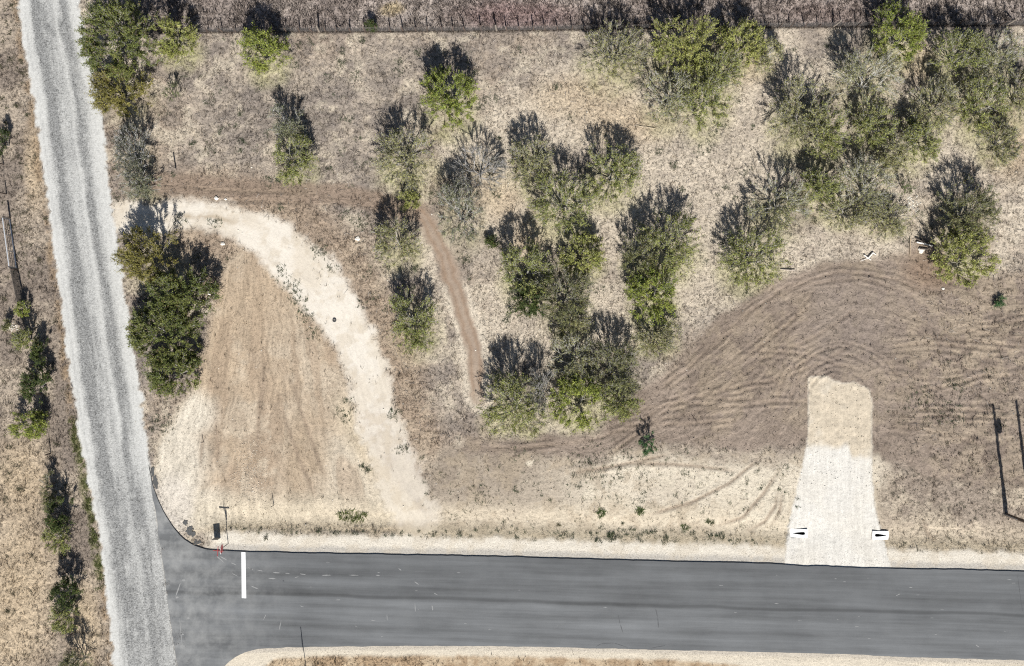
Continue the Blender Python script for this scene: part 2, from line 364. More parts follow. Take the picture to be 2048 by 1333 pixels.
# ------------------------------------------------------------------ trees and shrubs (apparent crown centre, radii in photo pixels, height m)
TREES = [
 # cx, cy, rx, ry, h, kind, name, label
 (235, 72, 80, 76, 4.2, 'dense', 'tree', 'largest dark green tree leaning over the gravel road at its upper end'),
 (347, 75, 41, 38, 2.6, 'yellow', 'tree', 'small yellow-green tree touching the right side of the big roadside tree'),
 (240, 182, 64, 46, 2.2, 'olive', 'shrub', 'olive brown shrub with spiky twigs reaching over the gravel road'),
 (343, 188, 17, 20, 1.6, 'sapling', 'sapling', 'tiny thin sapling casting a tree-shaped shadow right of the olive shrub'),
 (262, 308, 40, 58, 3.2, 'ash', 'tree', 'bare grey tree with pale limbs beside the gravel road'),
 (280, 368, 42, 30, 2.0, 'grey', 'shrub', 'low grey-green shrub above the mouth of the pale track'),
 (298, 510, 64, 56, 3.6, 'olive', 'tree', 'olive green tree just below the mouth of the pale track'),
 (358, 588, 70, 55, 3.2, 'dense', 'tree', 'dark green tree at hedge middle, next to the white debris'),
 (328, 665, 68, 62, 3.2, 'dense', 'tree', 'dark green tree with pale limbs in the lower middle of the hedge'),
 (345, 742, 54, 46, 2.6, 'dense', 'tree', 'dark green bush ending the hedge at its lower tip'),
 (525, 96, 46, 46, 3.0, 'green', 'tree', 'round bright green tree standing alone at the wire fence'),
 (895, 195, 56, 58, 3.4, 'green', 'tree', 'bright green tree with tall black shadow alone in the dry grass'),
 (572, 245, 34, 38, 2.4, 'grey', 'tree', 'small grey-green tree touching a greener tree below it'),
 (586, 320, 40, 48, 2.8, 'leafy', 'tree', 'green tree right above the brown soil strip'),
 (808, 315, 62, 58, 3.0, 'mesq', 'tree', 'wide thin grey-green tree left of the bare twiggy tree'),
 (958, 338, 48, 44, 2.8, 'bare', 'tree', 'leafless twiggy grey tree fanning out over pale soil'),
 (918, 425, 48, 58, 3.0, 'grey', 'tree', 'thin silvery grey tree just below left of the leafless tree'),
 (795, 482, 48, 45, 2.8, 'mesq', 'tree', 'pale green thin tree at the bend of the narrow dirt path'),
 (825, 640, 50, 60, 2.8, 'leafy', 'tree', 'thin green tree between the pale track and the narrow dirt path'),
 (1230, 100, 70, 55, 3.4, 'mesq', 'tree', 'grey-green tree with pale limbs, leftmost of the trees at the fence'),
 (1375, 85, 70, 58, 3.6, 'yellow', 'tree', 'tall light green tree at the fence, second from left in its cluster'),
 (1484, 85, 46, 42, 3.0, 'yellow', 'tree', 'bright yellow-green tree at the fence, right end of its cluster'),
 (1338, 190, 52, 52, 3.0, 'white', 'tree', 'tree with whitish bare limbs below the light green fence tree'),
 (1412, 195, 56, 60, 3.2, 'leafy', 'tree', 'olive green tree right of the whitish limbed tree'),
 (1222, 345, 60, 56, 3.0, 'leafy', 'tree', 'round green tree alone right of the diagonal row of trees'),
 (1062, 325, 42, 50, 3.0, 'mesq', 'tree', 'thin grey-green tree at upper end of the diagonal row'),
 (1125, 400, 62, 60, 3.2, 'leafy', 'tree', 'green tree with grey limbs in the middle of the diagonal row'),
 (1162, 510, 46, 38, 2.4, 'yellow', 'shrub', 'bright yellow-green shrub at lower end of the diagonal row'),
 (1050, 540, 52, 55, 3.4, 'leafy', 'tree', 'dark green tree with long black shadow left of the yellow-green shrub'),
 (1055, 602, 44, 34, 2.0, 'evergreen', 'shrub', 'glossy dark evergreen shrub under the dark green tree'),
 (1130, 590, 56, 60, 3.0, 'dim', 'tree', 'dim grey tree right of the glossy evergreen shrub'),
 (1140, 648, 46, 28, 1.6, 'mesq', 'shrub', 'low pale shrub below the dim grey tree'),
 (1335, 488, 70, 64, 3.2, 'leafy', 'tree', 'wide green tree at the upper end of the cluster above the ploughed lot'),
 (1275, 508, 36, 45, 2.8, 'dim', 'tree', 'thin dark tree touching the left of the wide green tree'),
 (1310, 590, 50, 58, 3.0, 'green', 'tree', 'dense green tree in the middle of the cluster above the ploughed lot'),
 (1312, 676, 48, 34, 2.0, 'mesq', 'shrub', 'low pale green shrub at the upper edge of the ploughed lot'),
 (1028, 812, 66, 68, 3.6, 'leafy', 'tree', 'grey-green tree at the lower end of the narrow dirt path'),
 (1078, 782, 34, 44, 2.8, 'bare', 'tree', 'bare grey-limbed tree rising from the right of the path-end tree'),
 (1145, 715, 48, 42, 2.6, 'white', 'tree', 'tree with a fan of white bare limbs near the ploughed lot'),
 (1222, 742, 58, 64, 3.0, 'dim', 'tree', 'dark grey tree at the left tip of the ploughed lot'),
 (1160, 802, 56, 56, 2.8, 'green', 'tree', 'bright green tree below the white limbed fan tree'),
 (1299, 886, 17, 21, 1.5, 'juniper', 'shrub', 'small lone dark green bush beside the tyre tracks'),
 (1605, 225, 62, 72, 3.2, 'mesq', 'tree', 'grey-green tree at the left end of the upper right thicket'),
 (1655, 262, 46, 54, 2.8, 'leafy', 'tree', 'green tree tucked below the left end of the upper right thicket'),
 (1735, 152, 70, 66, 3.2, 'white', 'tree', 'wide tree with pale spreading limbs in the upper right thicket'),
 (1800, 62, 52, 56, 3.4, 'green', 'tree', 'bright green tree crossing the wire fence in the upper right'),
 (1748, 245, 44, 46, 2.6, 'leafy', 'tree', 'small green tree below the wide pale limbed tree'),
 (1922, 108, 58, 52, 3.2, 'leafy', 'tree', 'green tree below the fence right of the bright green fence tree'),
 (2004, 110, 48, 48, 3.0, 'white', 'tree', 'silvery limbed tree below the fence at the right edge'),
 (1872, 205, 50, 54, 2.8, 'mesq', 'tree', 'brownish green tree in the middle of the upper right thicket'),
 (1840, 280, 44, 46, 2.4, 'leafy', 'tree', 'small green tree beside the pale round clearing'),
 (1968, 205, 48, 60, 2.8, 'leafy', 'tree', 'upright green tree near the right edge of the upper thicket'),
 (2002, 285, 38, 38, 2.0, 'mesq', 'shrub', 'low shrub with dark twigs right of the pale round clearing'),
 (2044, 190, 30, 50, 2.6, 'mesq', 'tree', 'tree cut off by the right edge of the picture'),
 (1560, 402, 60, 58, 3.0, 'white', 'tree', 'tree with a wide fan of pale limbs above the ploughed lot'),
 (1508, 512, 66, 60, 3.0, 'leafy', 'tree', 'green tree on the upper left rim of the ploughed lot'),
 (1645, 378, 38, 45, 2.6, 'leafy', 'tree', 'green tree right of the wide fan of pale limbs'),
 (1735, 372, 58, 60, 2.8, 'white', 'tree', 'silvery grey tree above the dead white branch'),
 (1815, 372, 15, 18, 1.8, 'sapling', 'sapling', 'tiny sapling with upright shadow right of the silvery grey tree'),
 (1938, 418, 62, 62, 3.2, 'dim', 'tree', 'dark tree with black shadow above the green rim tree'),
 (1932, 512, 64, 55, 3.0, 'yellow', 'tree', 'bright green tree on the upper right rim of the ploughed lot'),
 (1440, 142, 44, 44, 2.8, 'leafy', 'tree', 'mid green tree wedged between the yellow-green and olive trees by the fence'),
 (1785, 305, 42, 38, 2.2, 'mesq', 'shrub', 'pale shrub above the tiny sapling with upright shadow'),
 (1690, 425, 48, 28, 1.5, 'mesq', 'shrub', 'low yellowish shrub below the tree right of the pale fan'),
 (1778, 440, 50, 30, 1.4, 'mesq', 'shrub', 'low tangled shrub just above the dead white branch'),
 (1245, 800, 38, 44, 2.0, 'leafy', 'shrub', 'shrub at the lower right foot of the dark grey tree'),
 (1538, 108, 28, 34, 2.0, 'mesq', 'shrub', 'small pale shrub right of the yellow-green fence tree'),
 (816, 404, 22, 18, 1.1, 'yellow', 'shrub', 'small yellow-green shrub above the bend of the dirt path'),
 (45, 618, 12, 14, 1.3, 'green', 'shrub', 'tiny green shrub at the end of the grey mesh panel'),
 (48, 680, 26, 22, 1.9, 'leafy', 'shrub', 'green shrub left of the ditch, upper of the row'),
 (80, 706, 14, 32, 1.8, 'evergreen', 'shrub', 'narrow black-green shrub right of the upper green shrub by the ditch'),
 (96, 985, 14, 40, 1.8, 'dim', 'shrub', 'narrow twiggy dark shrub above the dark one left of the road'),
 (70, 772, 26, 34, 2.4, 'evergreen', 'shrub', 'black-green shrub with deep shadow in the left hand row'),
 (55, 850, 36, 26, 1.9, 'green', 'shrub', 'spreading bright green shrub at the left edge of the row'),
 (118, 1030, 24, 34, 2.4, 'evergreen', 'shrub', 'dark shrub above a green one left of the gravel road'),
 (112, 1078, 26, 28, 1.7, 'leafy', 'shrub', 'mid green shrub below the dark one left of the gravel road'),
 (130, 1190, 25, 32, 2.6, 'evergreen', 'shrub', 'dark rounded shrub near the lower left corner'),
 (126, 1238, 28, 26, 1.6, 'leafy', 'shrub', 'pale green shrub under the dark rounded one, lower left'),
 (152, 1326, 28, 22, 2.6, 'dim', 'shrub', 'twiggy dark shrub cut off by the lower edge'),
 (3, 285, 9, 26, 1.8, 'evergreen', 'shrub', 'dark shrub cut off by the left edge above the gate'),
 (12, 650, 9, 10, 1.0, 'dim', 'shrub', 'small dark twig heap at the left edge below the gate'),
 (742, 50, 11, 9, 1.0, 'evergreen', 'shrub', 'small black-green shrub growing in the wire fence'),
 (2000, 606, 11, 10, 0.5, 'juniper', 'shrub', 'tiny dark green shrub alone on the ploughed lot'),
 (985, 482, 13, 15, 0.7, 'evergreen', 'shrub', 'small black-green shrub left of the long black tree shadow'),
]
# ground base of each tree: take out the outward lean that the height gives in the picture, and a little natural lean
def tree_base(t):
    cx, cy, rx, ry, h = t[:5]
    z = 0.6 * h
    k = (CAM_H - z) / CAM_H
    bx = CX + (cx - CX) * k; by = CY + (cy - CY) * k
    lean = 0.16 * ry if h > 2.2 else 0.05 * ry
    return bx + 0.25 * lean, by + lean, lean

# ------------------------------------------------------------------ the lie of the land, in photo pixels on the ground plane
RL = np.array([(18, -130), (35, 0), (50, 100), (72, 230), (85, 330), (108, 500), (130, 665), (152, 830), (170, 930), (185, 1005), (200, 1090), (214, 1190), (228, 1333), (244, 1480)], float)
RR = np.array([(140, -130), (158, 0), (176, 90), (192, 170), (203, 240), (212, 330), (228, 440), (246, 560), (262, 660), (280, 770), (292, 860), (301, 935), (308, 1000), (320, 1080), (334, 1180), (344, 1260), (356, 1340), (372, 1480)], float)
AN = [(298, 930), (301, 945), (306, 972), (316, 1000), (335, 1038), (360, 1072), (385, 1091), (425, 1101), (487, 1103), (600, 1106), (800, 1110), (1000, 1113), (1200, 1119.5), (1380, 1124), (1520, 1127), (1600, 1131), (1620, 1133.5), (1640, 1132), (1700, 1136), (1780, 1137), (2048, 1142.5), (4000, 1200)]
AS = [(4000, 1378), (2048, 1321), (1920, 1317), (1800, 1314), (1700, 1308), (1530, 1304), (1300, 1299), (1050, 1293), (900, 1291), (650, 1293), (560, 1295), (510, 1298), (480, 1308), (455, 1326), (443, 1340), (425, 1380), (418, 1480)]
ANx, ANy = np.array([p[0] for p in AN[8:]], float), np.array([p[1] for p in AN[8:]], float)
ASr = AS[::-1]; ASx, ASy = np.array([p[0] for p in ASr[5:]], float), np.array([p[1] for p in ASr[5:]], float)
_r = 0.0285
def seam_line():
    x, y = float(wx(1200)), float(wy(1207))
    return x * math.sin(_r) + y * math.cos(_r)
SEAM_Y = seam_line()
FENCE = np.array([(-400, 70), (170, 67), (385, 64), (700, 63), (1000, 61), (1300, 57), (1540, 54), (1800, 52), (2048, 50), (3000, 44)], float)
TRACK = [(225, 432), (300, 437), (380, 432), (450, 440), (520, 463), (575, 503), (628, 560), (686, 640), (712, 690), (730, 740), (745, 790), (757, 840), (772, 890), (790, 940), (812, 1000), (830, 1045)]
TRACKW = [36, 26, 28, 30, 38, 46, 52, 43, 41, 42, 42, 42, 42, 44, 48, 50]
DRIVE = [(1617, 756), (1650, 752), (1672, 764), (1692, 768), (1706, 764), (1722, 772), (1738, 778), (1744, 800), (1744, 880), (1744, 960), (1752, 1030), (1770, 1085), (1784, 1140), (1700, 1150), (1568, 1145), (1572, 1090), (1580, 1040), (1596, 965), (1612, 900), (1617, 850)]
LOT = [(930, 878), (1050, 880), (1160, 866), (1240, 838), (1275, 790), (1330, 745), (1390, 690), (1450, 630), (1510, 585), (1570, 552), (1650, 528), (1740, 522), (1800, 505), (1850, 478), (1885, 500), (1905, 550), (1980, 560), (2048, 545), (2400, 520), (2400, 1000), (2048, 985), (1930, 965), (1850, 950), (1790, 925), (1745, 905), (1700, 900), (1612, 890), (1500, 896), (1380, 888), (1280, 892), (1150, 905), (1000, 912), (930, 905)]
PATH = [(842, 428), (868, 470), (892, 525), (915, 590), (935, 650), (950, 700), (955, 760), (958, 800)]
STRIP = [(320, 368), (420, 376), (520, 384), (620, 388), (700, 392), (750, 405), (800, 418), (842, 428)]
TAN = [(478, 498), (520, 505), (570, 540), (610, 590), (648, 665), (690, 750), (715, 840), (750, 910), (800, 980), (850, 1040), (760, 1052), (600, 1050), (420, 1062), (385, 1062), (340, 1020), (312, 945), (318, 890), (345, 840), (385, 780), (412, 700), (425, 620), (442, 560)]
MASTER = [(800, 905), (930, 896), (1050, 892), (1150, 882), (1240, 858), (1310, 815), (1390, 765), (1470, 705), (1550, 640), (1620, 600), (1700, 590), (1790, 605), (1900, 640), (2100, 660), (2500, 670)]

# ---- grid: fine over the picture and a step around it, coarser out to the horizon
def axis(lo, hi, step):
    core = np.arange(lo, hi + step * 0.5, step)
    far = []; s = step; p = core[-1]
    while p < 2500:
        s *= 1.22; p += s; far.append(p)
    far = np.array(far) - core[-1]
    return np.concatenate([core[0] - far[::-1], core, core[-1] + far])
STEP = 0.12
gx = axis(-40.2, 40.2, STEP); gy = axis(-26.64, 26.64, STEP)
GX, GY = np.meshgrid(gx, gy, indexing='ij')
X0 = GX * PXM + CX; Y0 = CY - GY * PXM            # photo pixels
wrp = 9.0
X = X0 + (fbm(X0, Y0, 42, 4, 1, 0.7) - 0.5) * 2 * wrp
Y = Y0 + (fbm(X0, Y0, 42, 4, 11, 0.7) - 0.5) * 2 * wrp
f60 = fbm(X0, Y0, 70, 5, 21, 0.6); f200 = fbm(X0, Y0, 240, 4, 31); f20 = fbm(X0, Y0, 22, 4, 41, 0.65); f9 = fbm(X0, Y0, 9, 3, 51, 0.65)

C = np.zeros(GX.shape + (3,)); MK = np.zeros(GX.shape + (3,)); FL = np.zeros(GX.shape + (3,)); Z = np.zeros(GX.shape)
GRASS = np.ones(GX.shape)                          # tuft density
def put(mask, col):
    global C
    C += (np.asarray(col) - C) * mask[..., None]
def put_mk(mask, clump, grit, bump):
    global MK
    MK += (np.array([clump, grit, bump]) - MK) * mask[..., None]
def put_fl(mask, u, v, s):
    m = mask > 0.5
    FL[m, 0] = u[m]; FL[m, 1] = v[m]
    FL[..., 2] = FL[..., 2] * (1 - mask) + s * mask

# default dry grassland
put(np.ones_like(GX), alb(190, 173, 151))
put(sst(0.40, 0.62, f60 * 0.6 + f20 * 0.4), alb(156, 142, 128))
put(0.55 * sst(0.5, 0.7, f200), alb(172, 150, 126))
fs = fbm(X0, Y0, 34, 4, 121, 0.6)
put(0.65 * sst(0.52, 0.66, fs), alb(214, 198, 170)); put(0.55 * sst(0.47, 0.36, fs), alb(146, 133, 121))
put_mk(np.ones_like(GX), 0.55, 0.16, 1.0)
FL[..., 0] = GX + GY * 0.3; FL[..., 1] = GY - GX * 0.3 + (f60 - 0.5) * 3; FL[..., 2] = 0.10
# pale bare soil among the trees
bare = np.zeros_like(GX)
for e in [(1250, 440, 45, 85), (1290, 330, 70, 60), (1500, 240, 60, 110), (1420, 330, 110, 70), (1000, 260, 80, 60), (1010, 430, 50, 70), (1000, 620, 70, 70), (1065, 690, 60, 40), (1215, 640, 60, 60),
          (1600, 505, 90, 45), (1740, 505, 110, 40), (1870, 320, 60, 55), (2020, 440, 40, 90), (1100, 240, 110, 60), (1185, 455, 30, 60), (1440, 420, 60, 60), (905, 310, 30, 40), (1560, 100, 40, 50), (1400, 560, 50, 60), (1790, 420, 60, 50), (860, 560, 14, 70), (880, 640, 14, 60)]:
    bare = np.maximum(bare, ell(X, Y, *e))
rightup = sst(820, 1100, X) * (1 - sst(560, 720, Y)) * sst(90, 160, Y)
bare = np.maximum(bare, rightup * sst(0.44, 0.60, f60))
put(bare * (0.45 + 0.55 * sst(0.35, 0.55, f20)), alb(214, 197, 171)); GRASS *= 1 - 0.55 * bare
put_mk(bare, 0.62, 0.22, 0.9)
for e in [(1160, 195, 90, 40), (1250, 250, 80, 40), (1060, 480, 40, 40), (1480, 130, 50, 40), (1000, 400, 40, 40), (1830, 120, 40, 40), (2030, 300, 40, 60)]:
    put(0.6 * ell(X, Y, *e, 0.7), alb(208, 182, 142))
# greener, yellower grass round the foot of the trees, reaching out on the sunny side
green = np.zeros_like(GX)
for t in TREES:
    bx, by, ln = tree_base(t)
    if t[5] in ('dense', 'evergreen', 'sapling', 'juniper') or bx < 200: continue
    k = {'yellow': 1.0, 'green': 1.0, 'leafy': 0.85, 'mesq': 0.8, 'white': 0.6, 'grey': 0.5, 'dim': 0.4, 'olive': 0.4}.get(t[5], 0.25)
    green = np.maximum(green, k * ell(X, Y, bx, by + 0.30 * t[3], t[2] * 0.98, t[3] * 0.95, 0.42))
put(green * (0.30 + 0.55 * sst(0.3, 0.6, f20)), alb(188, 180, 128))
# beyond the wire fence: rougher, mauve-brown
fy = np.interp(X0, FENCE[:, 0], FENCE[:, 1])
north = sst(-3, 3, fy - Y0 + (f9 - 0.5) * 6) * sst(200, 330, X0)
put(north, alb(184, 168, 155)); put(north * sst(0.42, 0.6, f60), alb(163, 147, 136))
put(north * 0.8 * ell(X, Y, 1040, 30, 110, 26, 0.6), alb(168, 136, 130))
put(north * 0.6 * ell(X, Y, 1640, 25, 80, 24, 0.6), alb(162, 138, 128))
put(north * 0.8 * ell(X, Y, 785, 18, 22, 12, 0.6), alb(214, 190, 140))
put_mk(north, 0.7, 0.14, 1.2)
# west of the gravel road
xl = np.interp(Y0, RL[:, 1], RL[:, 0]); xr = np.interp(Y0, RR[:, 1], RR[:, 0])
west = sst(-6, 6, xl - X)
put(west, alb(184, 166, 143)); put(west * sst(0.42, 0.6, f60), alb(150, 134, 118))
for e in [(40, 960, 60, 80), (40, 1130, 70, 90), (20, 1260, 80, 90), (70, 330, 20, 80), (170, 1260, 30, 90)]:
    put(west * 0.75 * ell(X, Y, *e, 0.7), alb(212, 186, 146))
put(west * 0.8 * sst(22, 4, xl - X) * sst(0.35, 0.55, f20), alb(168, 140, 104))
put(west * 0.85 * sst(26, 6, xl - X) * sst(820, 900, Y) * (1 - sst(1130, 1180, Y)) * sst(0.35, 0.5, f20), alb(126, 128, 78))
put_mk(west, 0.62, 0.16, 1.0)
# brown disturbed soil between the pale track and the trees
tr_d, tr_u = seg_dist(X, Y, TRACK)
cum = np.concatenate([[0], np.cumsum(np.hypot(*np.diff(np.array(TRACK, float), axis=0).T))])
tr_w = np.interp(tr_u, cum, TRACKW)
sidebrown = sst(95, 40, tr_d - tr_w) * sst(330, 380, X) * (1 - sst(880, 980, Y))
put(sidebrown * 0.7, alb(178, 152, 122))
st_d, st_u = seg_dist(X, Y, STRIP)
strip = sst(30, 14, st_d)
put(strip * 0.9, alb(156, 133, 111)); GRASS *= 1 - 0.7 * strip
put_mk(strip, 0.45, 0.12, 1.0); put_fl(strip, st_u / PXM, st_d / PXM + Y0 / PXM, 0.55)
# the open dirt inside the curve of the track
tan, tsd = poly(X, Y, TAN, 12)
ang0 = np.arctan2(X - 520, Y - 120) * 22.0
put(tan, alb(199, 174, 141)); put(tan * sst(0.40, 0.6, f60) * 0.6, alb(212, 194, 166)); put(tan * sst(0.48, 0.62, f20) * 0.5, alb(182, 160, 132))
put(tan * ell(X, Y, 760, 960, 110, 120, 0.6) * 0.8, alb(222, 207, 180)); put(tan * sst(0.5, 0.64, vnoise(ang0 * 1.6, Y0 / 140, 9)) * 0.55, alb(178, 152, 122))
put(tan * 0.7 * ell(X, Y, 530, 900, 30, 110, 0.6) * sst(0.3, 0.55, f20), alb(176, 150, 120))
put(tan * 0.6 * ell(X, Y, 436, 880, 16, 60, 0.6) * sst(0.3, 0.6, f20), alb(168, 142, 112))
put(tan * 0.7 * ell(X, Y, 610, 920, 40, 110, 0.6) * sst(0.4, 0.6, f60), alb(186, 160, 126))
put(tan * 0.7 * ell(X, Y, 540, 600, 60, 80, 0.7), alb(196, 170, 136))
put(tan * sst(60, 15, tsd) * (1 - sst(780, 820, -Y + 1600)) , alb(214, 194, 160))
put(np.maximum(np.maximum(tan * ell(X, Y, 352, 930, 60, 120, 0.5), tan * ell(X, Y, 375, 830, 55, 50, 0.5)), tan * ell(X, Y, 400, 1020, 60, 45, 0.5)) * 0.95, alb(228, 215, 191))
put(tan * sst(970, 1010, Y) * 0.7, alb(214, 198, 168))
GRASS *= 1 - 0.93 * tan; put_mk(tan, 0.26, 0.17, 1.0)
ang = np.arctan2(X - 520, Y - 120) * 22.0
put_fl(tan, Y0 / PXM, ang + (f60 - 0.5) * 0.6, 0.60)
# pale verges of the lower middle
lowY = Y + (f60 - 0.5) * 70 + (f20 - 0.5) * 24
low = sst(880, 925, lowY) * sst(830, 900, X) * (1 - sst(1780, 1800, X))
put(low, alb(182, 165, 142)); put(low * sst(0.42, 0.6, f60), alb(164, 147, 126))
put(low * sst(1000, 1260, X) * sst(900, 945, lowY) * (0.65 + 0.35 * sst(0.30, 0.5, f60)), alb(226, 211, 184)); put(low * sst(985, 1030, lowY) * 0.8, alb(214, 197, 167)); put(low * sst(0.5, 0.62, f20) * 0.5, alb(186, 166, 136))
for e in [(1070, 958, 14, 8), (1070, 925, 12, 5), (1180, 985, 14, 20), (1060, 990, 10, 10), (1230, 925, 40, 6), (1420, 960, 110, 30), (1530, 1000, 70, 50)]:
    put(low * 0.9 * ell(X + (f20 - 0.5) * 30, Y + (f9 - 0.5) * 16, *e, 0.6) * sst(0.36, 0.55, f20), alb(228, 214, 186))
GRASS *= 1 - 0.86 * low; put_mk(low, 0.30, 0.14, 0.9)
put_fl(low, X0 / PXM, Y0 / PXM + 0.12 * X0 / PXM + (f200 - 0.5) * 3, 0.22)
east = sst(900, 960, Y) * sst(1745, 1790, X)
put(east, alb(172, 154, 134)); put(east * sst(0.45, 0.62, f60), alb(200, 182, 155)); put(east * 0.6 * sst(0.5, 0.62, f20), alb(148, 131, 113)); put(east * sst(1020, 1080, Y) * 0.6, alb(208, 190, 160)); GRASS *= 1 - 0.4 * east
put_mk(east, 0.5, 0.16, 1.0); put_fl(east, X0 / PXM, Y0 / PXM - 0.2 * X0 / PXM + (f200 - 0.5) * 3, 0.35)
# ploughed brown lot
lot, lsd = poly(X + (f60 - 0.5) * 26, Y + (f60 - 0.5) * 46 * sst(780, 860, Y) + (f20 - 0.5) * 14, LOT, 11)
put(lot, alb(161, 142, 124)); put(lot * sst(0.42, 0.62, f60), alb(145, 127, 110)); put(lot * 0.5 * sst(0.5, 0.7, f200) * sst(0.4, 0.6, f20), alb(176, 156, 128))
put(lot * sst(1780, 1900, X) * sst(0.42, 0.6, f20) * 0.7, alb(180, 160, 134))
put(lot * sst(1600, 1650, X) * sst(520, 560, Y) * ell(X, Y, 1680, 640, 110, 110, 0.5) * 0.5, alb(150, 134, 122))
put(lot * ell(X, Y, 1860, 540, 50, 40, 0.6) * 0.6, alb(150, 120, 92))
GRASS *= 1 - lot * (0.9 - 0.5 * sst(1780, 1880, X)); put_mk(lot, 0.30, 0.14, 1.0)
ms_d, ms_u = seg_dist(X0 + (f60 - 0.5) * 16, Y0 + (f200 - 0.5) * 30, MASTER)
sgn = np.where(Y0 > np.interp(X0, [p[0] for p in MASTER], [p[1] for p in MASTER]), 1, -1)
fan = 0.55 + 0.45 * sst(1000, 1500, X0)
put_fl(lot, ms_u / PXM, sgn * ms_d / PXM / fan + (f60 - 0.5) * 0.9 + (f20 - 0.5) * 0.35, 0.55)
rr = np.hypot(X0 - 1681, (Y0 - 808) * 1.05)
arc = lot * sst(175, 150, rr) * sst(830, 790, Y0)
put_fl(arc, np.arctan2(X0 - 1681, 808 - Y0) * 4.0, rr / PXM + (f20 - 0.5) * 0.8, 0.26)
rgt = lot * sst(1730, 1780, X0) * sst(640, 700, Y0)
put_fl(rgt, X0 / PXM, Y0 / PXM + (f200 - 0.5) * 4, 0.40)
# tyre ruts: real grooves with raised rims
def groove(d, w, depth):
    return -depth * np.exp(-(d / w) ** 2) + 0.55 * depth * np.exp(-((d - 2.1 * w) / (0.8 * w)) ** 2)
am = sst(0.0, 0.25, (1 - np.abs(np.arctan2(X0 - 1681, 808 - Y0)) / 1.75)) * lot * (Y0 < 815)
for r_ in (70, 78, 92, 100, 117, 126):
    Z += am * (0.25 + 1.1 * sst(0.4, 0.6, vnoise(FL[..., 0] * 0.7 + r_, FL[..., 0] * 0 + r_, 4))) * groove(np.abs(rr - r_ - (f60 - 0.5) * 12), 2.8, 0.075)
RUTS = [[(940, 900), (1060, 896), (1180, 880), (1270, 850), (1330, 815), (1420, 790), (1520, 765), (1600, 770)],
        [(1240, 868), (1330, 838), (1440, 818), (1560, 806), (1612, 812)], [(1300, 830), (1400, 770), (1500, 715), (1590, 640), (1640, 560)],
        [(1290, 800), (1390, 725), (1480, 640), (1570, 575), (1680, 545), (1790, 560), (1880, 600)], [(1330, 775), (1420, 705), (1510, 620), (1600, 570), (1720, 560), (1830, 590)],
        [(1560, 870), (1580, 800), (1610, 730), (1640, 700)], [(1540, 840), (1560, 780), (1590, 720)], [(1760, 700), (1850, 690), (1960, 700), (2048, 705)], [(1750, 745), (1850, 760), (2048, 752)],
        [(1480, 1075), (1530, 1045), (1552, 1010), (1560, 960)], [(1425, 1060), (1485, 1035), (1530, 985), (1565, 925)], [(1280, 1035), (1380, 1008), (1460, 968), (1530, 905)], [(1570, 960), (1560, 1020), (1535, 1070)], [(1120, 950), (1240, 930), (1360, 905)], [(1840, 1020), (1860, 1070), (1900, 1105)], [(660, 1060), (740, 1062), (830, 1063)], [(430, 820), (436, 900), (438, 960)], [(560, 800), (600, 920), (640, 1020)], [(575, 740), (615, 860), (660, 980)], [(530, 700), (520, 830), (515, 930)],
        [(860, 470), (885, 540), (925, 660), (935, 740)], [(352, 372), (480, 382), (620, 385)], [(380, 395), (520, 402), (640, 410)], [(410, 840), (405, 900), (400, 960)]]
rg_ = np.random.default_rng(44)
for _ in range(12):                                  # more passes of the same wheels, crossing one another
    x_ = rg_.uniform(1150, 1500); y_ = np.interp(x_, [1150, 1300, 1500], [885, 830, 700]) + rg_.uniform(-50, 70); h_ = rg_.uniform(-0.75, 0.1); tn = rg_.uniform(-0.10, 0.12); q_ = []
    for k in range(7):
        q_.append((x_, y_)); x_ += 45 * math.cos(h_); y_ += 45 * math.sin(h_); h_ += tn
    RUTS.append(q_)
for _ in range(8):
    x_ = rg_.uniform(1750, 1900); y_ = rg_.uniform(580, 930); h_ = rg_.uniform(-0.25, 0.25); tn = rg_.uniform(-0.06, 0.06); q_ = []
    for k in range(7):
        q_.append((x_, y_)); x_ += 40 * math.cos(h_); y_ += 40 * math.sin(h_); h_ += tn
    RUTS.append(q_)
rut_col = np.zeros_like(GX)
for q in RUTS:
    a_ = np.array(q, float)
    m = (X0 > a_[:, 0].min() - 30) & (X0 < a_[:, 0].max() + 30) & (Y0 > a_[:, 1].min() - 30) & (Y0 < a_[:, 1].max() + 30)
    d, u = seg_dist(X0[m] + (f60[m] - 0.5) * 10, Y0[m] + (f200[m] - 0.5) * 10, a_)
    Lt = np.hypot(*np.diff(a_, axis=0).T).sum(); fade_ = sst(0, 60, u) * sst(0, 60, Lt - u)
    dep = 0.052 * (0.05 + 1.5 * vnoise(u / 30, u * 0 + a_[0, 0], 3)) * fade_
    Z[m] += groove(d, 2.2 + 1.4 * vnoise(u / 50, u * 0 + a_[0, 1], 8), dep); Z[m] += groove(np.abs(d - 12), 2.6, dep * 0.5 * lot[m])
    rut_col[m] = np.maximum(rut_col[m], np.exp(-(d / 4.0) ** 2) * 0.75 * fade_)
put(rut_col * (1 - 0.65 * lot), alb(158, 136, 112))
Z = 0.065 * np.tanh(Z / 0.065)                        # wheels can only press so deep
# narrow brown path
pt_d, pt_u = seg_dist(X, Y, PATH)
path = sst(21, 11, pt_d + (f20 - 0.5) * 14) * (1 - 0.85 * sst(770, 850, Y))
put(path * 0.9, alb(176, 153, 130)); put(path * np.exp(-((pt_d - 8) / 3.5) ** 2) * 0.6, alb(160, 128, 98))
put(sst(34, 22, pt_d) * (1 - path) * sst(540, 600, Y) * 0.8, alb(226, 210, 184))
GRASS *= 1 - sst(30, 20, pt_d); put_mk(path, 0.15, 0.10, 0.7); put_fl(path, pt_u / PXM, pt_d / PXM, 0.22)
